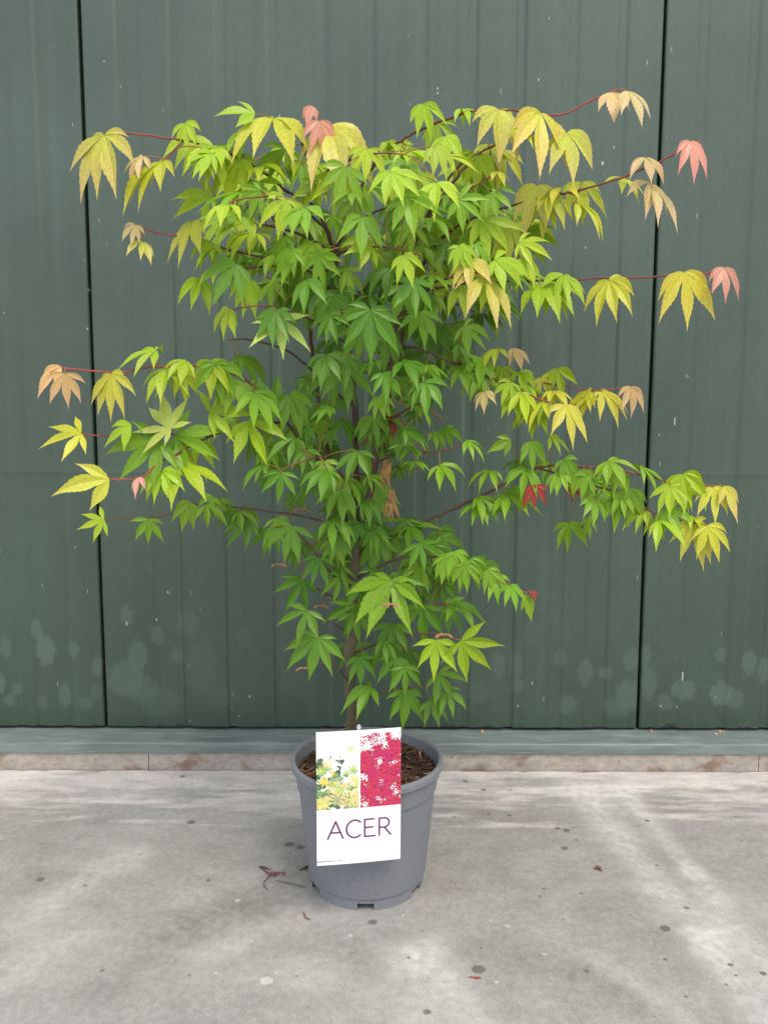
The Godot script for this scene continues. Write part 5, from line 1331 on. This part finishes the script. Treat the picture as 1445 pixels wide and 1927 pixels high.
# ---------------------------------------------------------------- wall and floor
func build_wall() -> void:
	var wall := thing("metal_wall", Vector3(0, 0, -0.49), "dark green ribbed sheet metal wall with mud marks above a pale ledge", "wall")
	var m := StandardMaterial3D.new()
	m.albedo_texture = wall_texture()
	m.roughness = 0.42
	m.metallic_specular = 0.65
	m.normal_enabled = true
	m.normal_texture = bumps(61, 0.008, 4.0)
	m.normal_scale = 0.12
	var joints := [-3.187, -1.925, -0.6585, 0.6025, 1.865, 3.13]
	var top := 2.75
	var crease := 0.676
	for k in joints.size() - 1:
		var x0: float = joints[k] + 0.0032; var x1: float = joints[k + 1] - 0.0032
		# the rolled profile: shallow channels about 11 cm apart
		var prof := [[x0, -0.004], [x0 + 0.002, -0.001], [x0 + 0.005, 0.0]]
		var pitch := 0.1085
		var c := x0 + 0.082
		var n := 0
		while c < x1 - 0.04:
			var dp := 0.0022 + 0.0012 * float((n * 7 + k * 3) % 3)
			for q in [[-0.0150, 0.0], [-0.0110, -0.25], [-0.0085, -0.8], [-0.0055, -1.0], [0.0060, -1.0], [0.0090, -0.8], [0.0120, -0.2], [0.0170, 0.0]]:
				prof.append([c + q[0], q[1] * dp])
			c += pitch + 0.006 * sin(n * 2.3 + k)
			n += 1
		prof.append_array([[x1 - 0.005, 0.0], [x1 - 0.002, -0.001], [x1, -0.004]])
		var ys := [0.0735, 0.0765, 0.16, 0.40, crease - 0.012, crease - 0.004, crease, crease + 0.004, crease + 0.014, 0.95, 1.3, 1.8, 2.3, top]
		var sh := Shape.new()
		var wav := noise(63 + k, 1.6, 2)
		var grid := []
		for y: float in ys:
			var row := []
			for j in prof.size():
				var z: float = prof[j][1]
				if y == ys[0]: z -= 0.004
				if y == crease: z += 0.0007
				if y == crease + 0.004: z += 0.0005
				z += 0.0035 * wav.get_noise_2d(prof[j][0], y)
				row.append(Vector3(prof[j][0], y, z))
			grid.append(row)
		var ids := []
		for a in ys.size():
			var row := []
			for j in prof.size():
				var l: Vector3 = grid[a][maxi(j - 1, 0)]; var r: Vector3 = grid[a][mini(j + 1, prof.size() - 1)]
				var u: Vector3 = grid[mini(a + 1, ys.size() - 1)][j]; var d: Vector3 = grid[maxi(a - 1, 0)][j]
				var nn := (r - l).cross(u - d).normalized()
				var p: Vector3 = grid[a][j]
				row.append(sh.vert(p, nn, Vector2(p.x / 2.4 + 0.5, 1.0 - p.y / 2.0)))
			if a > 0:
				for j in prof.size() - 1: sh.quad(ids[a - 1][j], ids[a - 1][j + 1], row[j + 1], row[j])
			ids.append(row)
		# returned edges
		for e in [[0, Vector3.LEFT], [prof.size() - 1, Vector3.RIGHT]]:
			for a in ys.size() - 1:
				var p: Vector3 = grid[a][e[0]]; var q: Vector3 = grid[a + 1][e[0]]
				var uv := Vector2(p.x / 2.4 + 0.5, 1.0 - p.y / 2.0); var uv2 := Vector2(q.x / 2.4 + 0.5, 1.0 - q.y / 2.0)
				sh.flat(p, q, q + Vector3(0, 0, -0.03), p + Vector3(0, 0, -0.03), e[1], Color.WHITE, [uv, uv2, uv2, uv])
		for j in prof.size() - 1:
			var p: Vector3 = grid[0][j]; var q: Vector3 = grid[0][j + 1]
			var uv := Vector2(p.x / 2.4 + 0.5, 1.0 - p.y / 2.0)
			sh.flat(p, q, q + Vector3(0, 0, -0.03), p + Vector3(0, 0, -0.03), Vector3.DOWN, Color.WHITE, [uv, uv, uv, uv])
		put("panel", sh, m, wall)
	# what stands behind the sheets
	var core := Shape.new()
	box(core, Vector3(-3.2, -0.06, -0.16), Vector3(3.15, 2.74, -0.036))
	put("backing", core, paint(Color(0.10, 0.13, 0.11), 0.7), wall)
	# the bent metal ledge, a little buckled
	var led := StandardMaterial3D.new()
	led.albedo_texture = ledge_texture()
	led.roughness = 0.42
	var lf := noise(65, 2.4, 3)
	var ls := Shape.new()
	var nsec := 160
	var last := []
	for k in nsec + 1:
		var x := lerpf(-3.2, 3.15, k / float(nsec))
		var b := 0.0022 * lf.get_noise_2d(x * 2.0, 1.0)
		var b2 := 0.0016 * lf.get_noise_2d(x * 4.0, 9.0)
		var pts := [Vector3(x, 0.0690 + b, -0.030), Vector3(x, 0.0675 + b, 0.004), Vector3(x, 0.0650 + b2, 0.064 + b2), Vector3(x, 0.0636 + b2, 0.0695 + b2), Vector3(x, 0.0610 + b2, 0.0712 + b2), Vector3(x, 0.0410 + b2, 0.0716 + b2), Vector3(x, 0.0396 + b2, 0.0700 + b2), Vector3(x, 0.0396 + b2, 0.0600)]
		var vs := [0.0, 0.25, 0.60, 0.66, 0.70, 0.96, 0.98, 1.0]
		var row := []
		for j in pts.size():
			var t: Vector3 = pts[mini(j + 1, 7)] - pts[maxi(j - 1, 0)]
			row.append(ls.vert(pts[j], Vector3(0, t.z, -t.y).normalized(), Vector2(x / 1.6, vs[j])))
		if k > 0:
			for j in 7: ls.quad(last[j], last[j + 1], row[j + 1], row[j])
		last = row
	put("ledge", ls, led, wall)
	# the concrete upstand under it, cast in lengths
	var con := StandardMaterial3D.new()
	con.albedo_texture = plinth_texture()
	con.roughness = 0.85
	con.normal_enabled = true
	con.normal_texture = bumps(67, 0.03, 6.0)
	con.normal_scale = 0.35
	var cuts := [-3.2, -1.9, -0.538, 0.86, 2.2, 3.15]
	for k in cuts.size() - 1:
		var sh := Shape.new()
		var x0: float = cuts[k] + 0.001; var x1: float = cuts[k + 1] - 0.001
		var nn := 60
		var lf2 := noise(68 + k, 9.0, 3)
		for j in nn:
			var xa := lerpf(x0, x1, j / float(nn)); var xb := lerpf(x0, x1, (j + 1) / float(nn))
			var za := 0.0668 + 0.0016 * lf2.get_noise_2d(xa, 0); var zb := 0.0668 + 0.0016 * lf2.get_noise_2d(xb, 0)
			sh.flat(Vector3(xa, -0.05, za), Vector3(xb, -0.05, zb), Vector3(xb, 0.039, zb), Vector3(xa, 0.039, za), Vector3.BACK, Color.WHITE, [Vector2(xa / 1.2, 1.0), Vector2(xb / 1.2, 1.0), Vector2(xb / 1.2, 0.0), Vector2(xa / 1.2, 0.0)])
			sh.flat(Vector3(xa, 0.039, za), Vector3(xb, 0.039, zb), Vector3(xb, 0.039, -0.03), Vector3(xa, 0.039, -0.03), Vector3.UP)
		for e in [[x0, Vector3.LEFT], [x1, Vector3.RIGHT]]:
			sh.flat(Vector3(e[0], -0.05, 0.0668), Vector3(e[0], 0.039, 0.0668), Vector3(e[0], 0.039, -0.03), Vector3(e[0], -0.05, -0.03), e[1])
		put("plinth_block", sh, con, wall)

func box(sh: Shape, a: Vector3, b: Vector3) -> void:
	var p := [Vector3(a.x, a.y, a.z), Vector3(b.x, a.y, a.z), Vector3(b.x, b.y, a.z), Vector3(a.x, b.y, a.z), Vector3(a.x, a.y, b.z), Vector3(b.x, a.y, b.z), Vector3(b.x, b.y, b.z), Vector3(a.x, b.y, b.z)]
	sh.flat(p[0], p[1], p[2], p[3], Vector3.FORWARD); sh.flat(p[4], p[5], p[6], p[7], Vector3.BACK)
	sh.flat(p[0], p[3], p[7], p[4], Vector3.LEFT); sh.flat(p[1], p[2], p[6], p[5], Vector3.RIGHT)
	sh.flat(p[3], p[2], p[6], p[7], Vector3.UP); sh.flat(p[0], p[1], p[5], p[4], Vector3.DOWN)

func ledge_texture() -> ImageTexture:
	# scuffed paint: long scratches and patches rubbed down to grey; v runs from the wall over the nose and down the front
	var w := 1024; var h := 128
	var img := Image.create(w, h, false, Image.FORMAT_RGB8)
	var a := noise(71, 0.02, 4); var b := noise(72, 0.01, 3)
	for y in h:
		for x in w:
			var q := 0.05 * a.get_noise_2d(x * 0.3, y * 1.6) + 0.05 * b.get_noise_2d(x, y * 3.0)
			var c := Color(0.44 + q, 0.48 + q, 0.47 + q)
			var scuff := a.get_noise_2d(x * 0.5 + 400.0, y * 5.0)
			if scuff > 0.42: c = c.lerp(Color(0.66, 0.68, 0.68), 0.35)
			if y < 10 + 9.0 * b.get_noise_2d(x * 2.5, 50.0): c = Color(0.14, 0.15, 0.145)
			img.set_pixel(x, y, c)
	for k in 40:
		img.fill_rect(Rect2i(rng.randi_range(0, w - 60), rng.randi_range(14, 120), rng.randi_range(4, 26), 1), Color(0.60, 0.62, 0.62))
	return tex(img)

func plinth_texture() -> ImageTexture:
	var w := 1024; var h := 96
	var img := Image.create(w, h, false, Image.FORMAT_RGB8)
	var a := noise(75, 0.015, 4); var b := noise(76, 0.06, 3)
	for y in h:
		for x in w:
			var q := 0.06 * a.get_noise_2d(x, y * 1.5) + 0.05 * b.get_noise_2d(x, y)
			var c := Color(0.650 + q, 0.615 + q, 0.580 + q * 0.9)
			var rust := a.get_noise_2d(x * 0.6 + 700.0, y * 0.8)
			c = c.lerp(Color(0.45, 0.33, 0.25), clampf((rust - 0.20) * 2.0, 0, 0.6))
			if b.get_noise_2d(x * 1.6 + 80.0, y * 1.6) > 0.62: c = Color(0.30, 0.22, 0.18)
			img.set_pixel(x, y, c)
	return tex(img)

func build_floor() -> void:
	var m := StandardMaterial3D.new()
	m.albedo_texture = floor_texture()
	m.roughness = 0.62
	m.metallic_specular = 0.4
	m.normal_enabled = true
	m.normal_texture = bumps(81, 0.02, 5.0)
	m.normal_scale = 0.22
	var sh := Shape.new()
	var f := noise(82, 7.0, 4)
	# the slab ends in a broken edge just short of the upstand
	var last := []
	var n := 420
	for k in n + 1:
		var x := lerpf(-3.2, 3.2, k / float(n))
		var z := -0.4205 + maxf(0.0, 0.010 * f.get_noise_2d(x, 0.0) + 0.005 * f.get_noise_2d(x * 5.0, 3.0))
		var row := []
		for p in [[Vector3(x, -0.04, z - 0.001), Vector3.FORWARD], [Vector3(x, -0.002, z - 0.001), Vector3(0, 0.3, -1).normalized()], [Vector3(x, 0.0, z + 0.003), Vector3.UP], [Vector3(x, 0.0, 3.0), Vector3.UP]]:
			row.append(sh.vert(p[0], p[1], Vector2(p[0].x / 2.56 + 0.5, (p[0].z + 0.42) / 1.28)))
		if k > 0:
			for j in 3: sh.quad(last[j], last[j + 1], row[j + 1], row[j])
		last = row
	for r in [[-60.0, -3.2, -0.4175, 3.0], [3.2, 60.0, -0.4175, 3.0], [-60.0, 60.0, 3.0, 80.0]]:
		var p := [Vector3(r[0], 0, r[2]), Vector3(r[1], 0, r[2]), Vector3(r[1], 0, r[3]), Vector3(r[0], 0, r[3])]
		var uv := []
		for q in p: uv.append(Vector2(q.x / 2.56 + 0.5, (q.z + 0.42) / 1.28))
		sh.flat(p[0], p[1], p[2], p[3], Vector3.UP, Color.WHITE, uv)
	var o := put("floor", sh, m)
	tag(o, "worn grey concrete floor with pale scrapes and dark drip spots", "floor", "", "structure")
	var e := Shape.new()
	e.flat(Vector3(-3.2, -0.03, -0.43), Vector3(3.2, -0.03, -0.43), Vector3(3.2, -0.03, -0.39), Vector3(-3.2, -0.03, -0.39), Vector3.UP)
	var eo := put("earth", e, paint(Color(0.05, 0.038, 0.03), 0.95))
	tag(eo, "dark dirt in the crack between floor and wall", "dirt", "", "structure")

# ---------------------------------------------------------------- litter
func build_litter(twig_mat: Material) -> void:
	var red := Color(0.19, 0.060, 0.060); var brown := Color(0.10, 0.07, 0.06)
	var t := thing("fallen_twig", Vector3(-0.199, 0, 0.006), "branched dark red flower stalk lying on the concrete left of the pot", "twig")
	var sh := Shape.new()
	tube(sh, [Vector3(-0.022, 0.003, -0.030), Vector3(-0.012, 0.003, -0.020), Vector3(-0.002, 0.004, -0.006), Vector3(0.0, 0.004, 0.004), Vector3(-0.006, 0.0025, 0.016), Vector3(-0.004, 0.002, 0.028), Vector3(0.004, 0.002, 0.040)], [0.0008, 0.0012, 0.0010, 0.0010, 0.0009, 0.0008, 0.0006], [brown, brown, red, red, red, red, red], 6)
	for k in 7:
		var a := Vector3(rng.randf_range(-0.004, 0.002), 0.004, rng.randf_range(-0.010, 0.006))
		var d := Vector3(rng.randf_range(0.004, 0.024), rng.randf_range(-0.001, 0.006), rng.randf_range(-0.012, 0.010))
		tube(sh, [a, a + d * 0.5 + Vector3(0, 0.002, 0), a + d], [0.0006, 0.0005, 0.0005], [red, red, red], 5)
		tube(sh, [a + d, a + d + Vector3(0.001, 0, 0.001), a + d + Vector3(0.003, 0.0005, 0.001), a + d + Vector3(0.0045, 0, 0.001)], [0.0005, 0.0018, 0.0016, 0.0004], [red, red * 1.3, red * 1.2, red], 6)
	put("stalk", sh, twig_mat, t)
	var s2 := Shape.new()
	tube(s2, [Vector3(-0.022, 0.003, -0.030), Vector3(-0.014, 0.003, -0.029), Vector3(-0.002, 0.0026, -0.021)], [0.0010, 0.0016, 0.0008], [brown, brown, brown], 6)
	put("broken_end", s2, twig_mat, t)
	var list := [
		["fallen_twig", Vector3(-0.126, 0.0016, 0.118), "tiny forked crimson flower stalk lying on the floor in front of the pot", [Vector3(-0.003, 0, -0.014), Vector3(0.0, 0.002, -0.004), Vector3(0.004, 0.001, 0.004), Vector3(0.010, 0.0006, 0.006)], 0.0011, red * 1.3],
		["fallen_twig", Vector3(-0.141, 0.0018, -0.020), "short dark leaf stalk lying against the left foot of the pot", [Vector3(-0.006, 0, 0.006), Vector3(0.0, 0.001, 0.001), Vector3(0.008, 0.001, -0.006), Vector3(0.016, 0.0014, -0.014)], 0.0019, brown],
		["fallen_twig", Vector3(0.134, 0.0012, 0.254), "thin red bud stalk lying beside the largest drip spot", [Vector3(-0.012, 0, -0.002), Vector3(-0.003, 0.001, 0.0), Vector3(0.003, 0.001, 0.001), Vector3(0.006, 0.0005, 0.0)], 0.0010, Color(0.36, 0.05, 0.05)],
		["fallen_seed", Vector3(0.381, 0.0022, -0.022), "small rust brown seed husk lying alone on the concrete right of the pot", [Vector3(-0.005, 0, 0.001), Vector3(-0.001, 0.001, -0.001), Vector3(0.003, 0.001, -0.002), Vector3(0.006, 0, -0.003)], 0.0028, Color(0.16, 0.07, 0.04)],
		["fallen_stick", Vector3(-0.160, 0.0016, 0.022), "curved grey dry twig lying on the floor by the pot's foot", [Vector3(-0.026, 0, -0.006), Vector3(-0.012, 0.001, 0.0), Vector3(0.004, 0.001, 0.006), Vector3(0.028, 0.0008, 0.016)], 0.0013, Color(0.15, 0.14, 0.125)]]
	for q in list:
		var s3 := Shape.new()
		var ps: Array = q[3]
		var c: Color = q[5]
		tube(s3, ps, [q[4] * 0.5, q[4], q[4] * 0.9, q[4] * 0.5], [c, c * 1.15, c, c * 0.9], 7)
		var side: Vector3 = ps[1] + Vector3(q[4] * 2.5, 0.0, q[4] * 3.5)
		tube(s3, [ps[1], (ps[1] + side) * 0.5, side], [q[4] * 0.5, q[4] * 0.6, q[4] * 0.4], [c, c, c], 6)
		var o := put(q[0], s3, twig_mat)
		o.position = q[1]
		tag(o, q[2], "twig" if q[0] != "fallen_seed" else "seed")
	var labels := ["crumpled orange leaf scrap on the ledge just right of the pot", "curled orange leaf scrap on the ledge beneath the right panel seam", "curled orange leaf scrap on the ledge right of the panel seam", "pale straw coloured crumb on the ledge beside an orange scrap"]
	for k in LEDGE_BITS.size() / 3:
		var s4 := Shape.new()
		var big := 1.0 if k < 3 else 0.6
		var oc := Color(0.62, 0.33, 0.13) if k < 3 else Color(0.6, 0.5, 0.36)
		for j in 3:
			var a := Vector3(rng.randf_range(-0.004, 0.004), 0.0018, rng.randf_range(-0.003, 0.003)) * big
			var d := Vector3(rng.randf_range(-0.007, 0.007), rng.randf_range(0.002, 0.007), rng.randf_range(-0.003, 0.003)) * big
			tube(s4, [a, a + d * 0.3, a + d * 0.7, a + d], [0.0010 * big, 0.0026 * big, 0.0022 * big, 0.0006], [oc * 0.7, oc, oc * 1.15, oc * 0.8], 6)
		var o := put("leaf_scrap", s4, twig_mat)
		o.position = Vector3(LEDGE_BITS[k * 3], 0.0655, LEDGE_BITS[k * 3 + 2])
		tag(o, labels[k], "leaf scrap", "scraps on the ledge")

func _ready() -> void:
	rng.seed = 20240607
	# camera
	var cam := Camera3D.new()
	cam.name = "camera"
	cam.fov = 67.03
	cam.near = 0.02
	cam.far = 400.0
	add_child(cam)
	cam.position = Vector3(0, 0.78, 1.279)
	cam.rotation_degrees = Vector3(-6.17, 0, 0.15)
	cam.current = true
	# overcast daylight
	var env := Environment.new()
	env.background_mode = Environment.BG_SKY
	var sky := Sky.new()
	var sm := ProceduralSkyMaterial.new()
	sm.sky_top_color = Color(0.86, 0.89, 0.93)
	sm.sky_horizon_color = Color(0.80, 0.82, 0.84)
	sm.sky_curve = 0.25
	sm.ground_bottom_color = Color(0.42, 0.42, 0.41)
	sm.ground_horizon_color = Color(0.60, 0.61, 0.61)
	sm.sun_angle_max = 1.0
	sky.sky_material = sm
	env.sky = sky
	env.tonemap_mode = Environment.TONE_MAPPER_LINEAR
	env.tonemap_exposure = 2.0
	env.sdfgi_enabled = true
	env.ssao_enabled = true
	env.ssil_enabled = true
	var we := WorldEnvironment.new()
	we.name = "world"
	we.environment = env
	add_child(we)
	var sun := DirectionalLight3D.new()
	sun.name = "sun"
	sun.light_color = Color(1.0, 0.97, 0.92)
	sun.light_energy = 0.4
	sun.light_angular_distance = 25.0
	sun.shadow_enabled = true
	add_child(sun)
	sun.rotation_degrees = Vector3(-58, 28, 0)
	# the setting
	build_floor()
	build_wall()
	# the things
	build_pot()
	var leaf_mat := vertex_paint(0.42, 0.45)
	leaf_mat.albedo_texture = vein_texture()
	leaf_mat.backlight_enabled = true
	leaf_mat.backlight = Color(0.72, 0.74, 0.60)
	leaf_mat.cull_mode = BaseMaterial3D.CULL_DISABLED
	var bark_mat := vertex_paint(0.75, 0.35)
	bark_mat.normal_enabled = true
	bark_mat.normal_texture = bumps(91, 0.03, 6.0)
	bark_mat.normal_scale = 0.5
	bark_mat.uv1_triplanar = true
	bark_mat.uv1_scale = Vector3(18, 5, 18)
	build_maple(leaf_mat, bark_mat)
	build_card()
	build_litter(vertex_paint(0.7, 0.4))
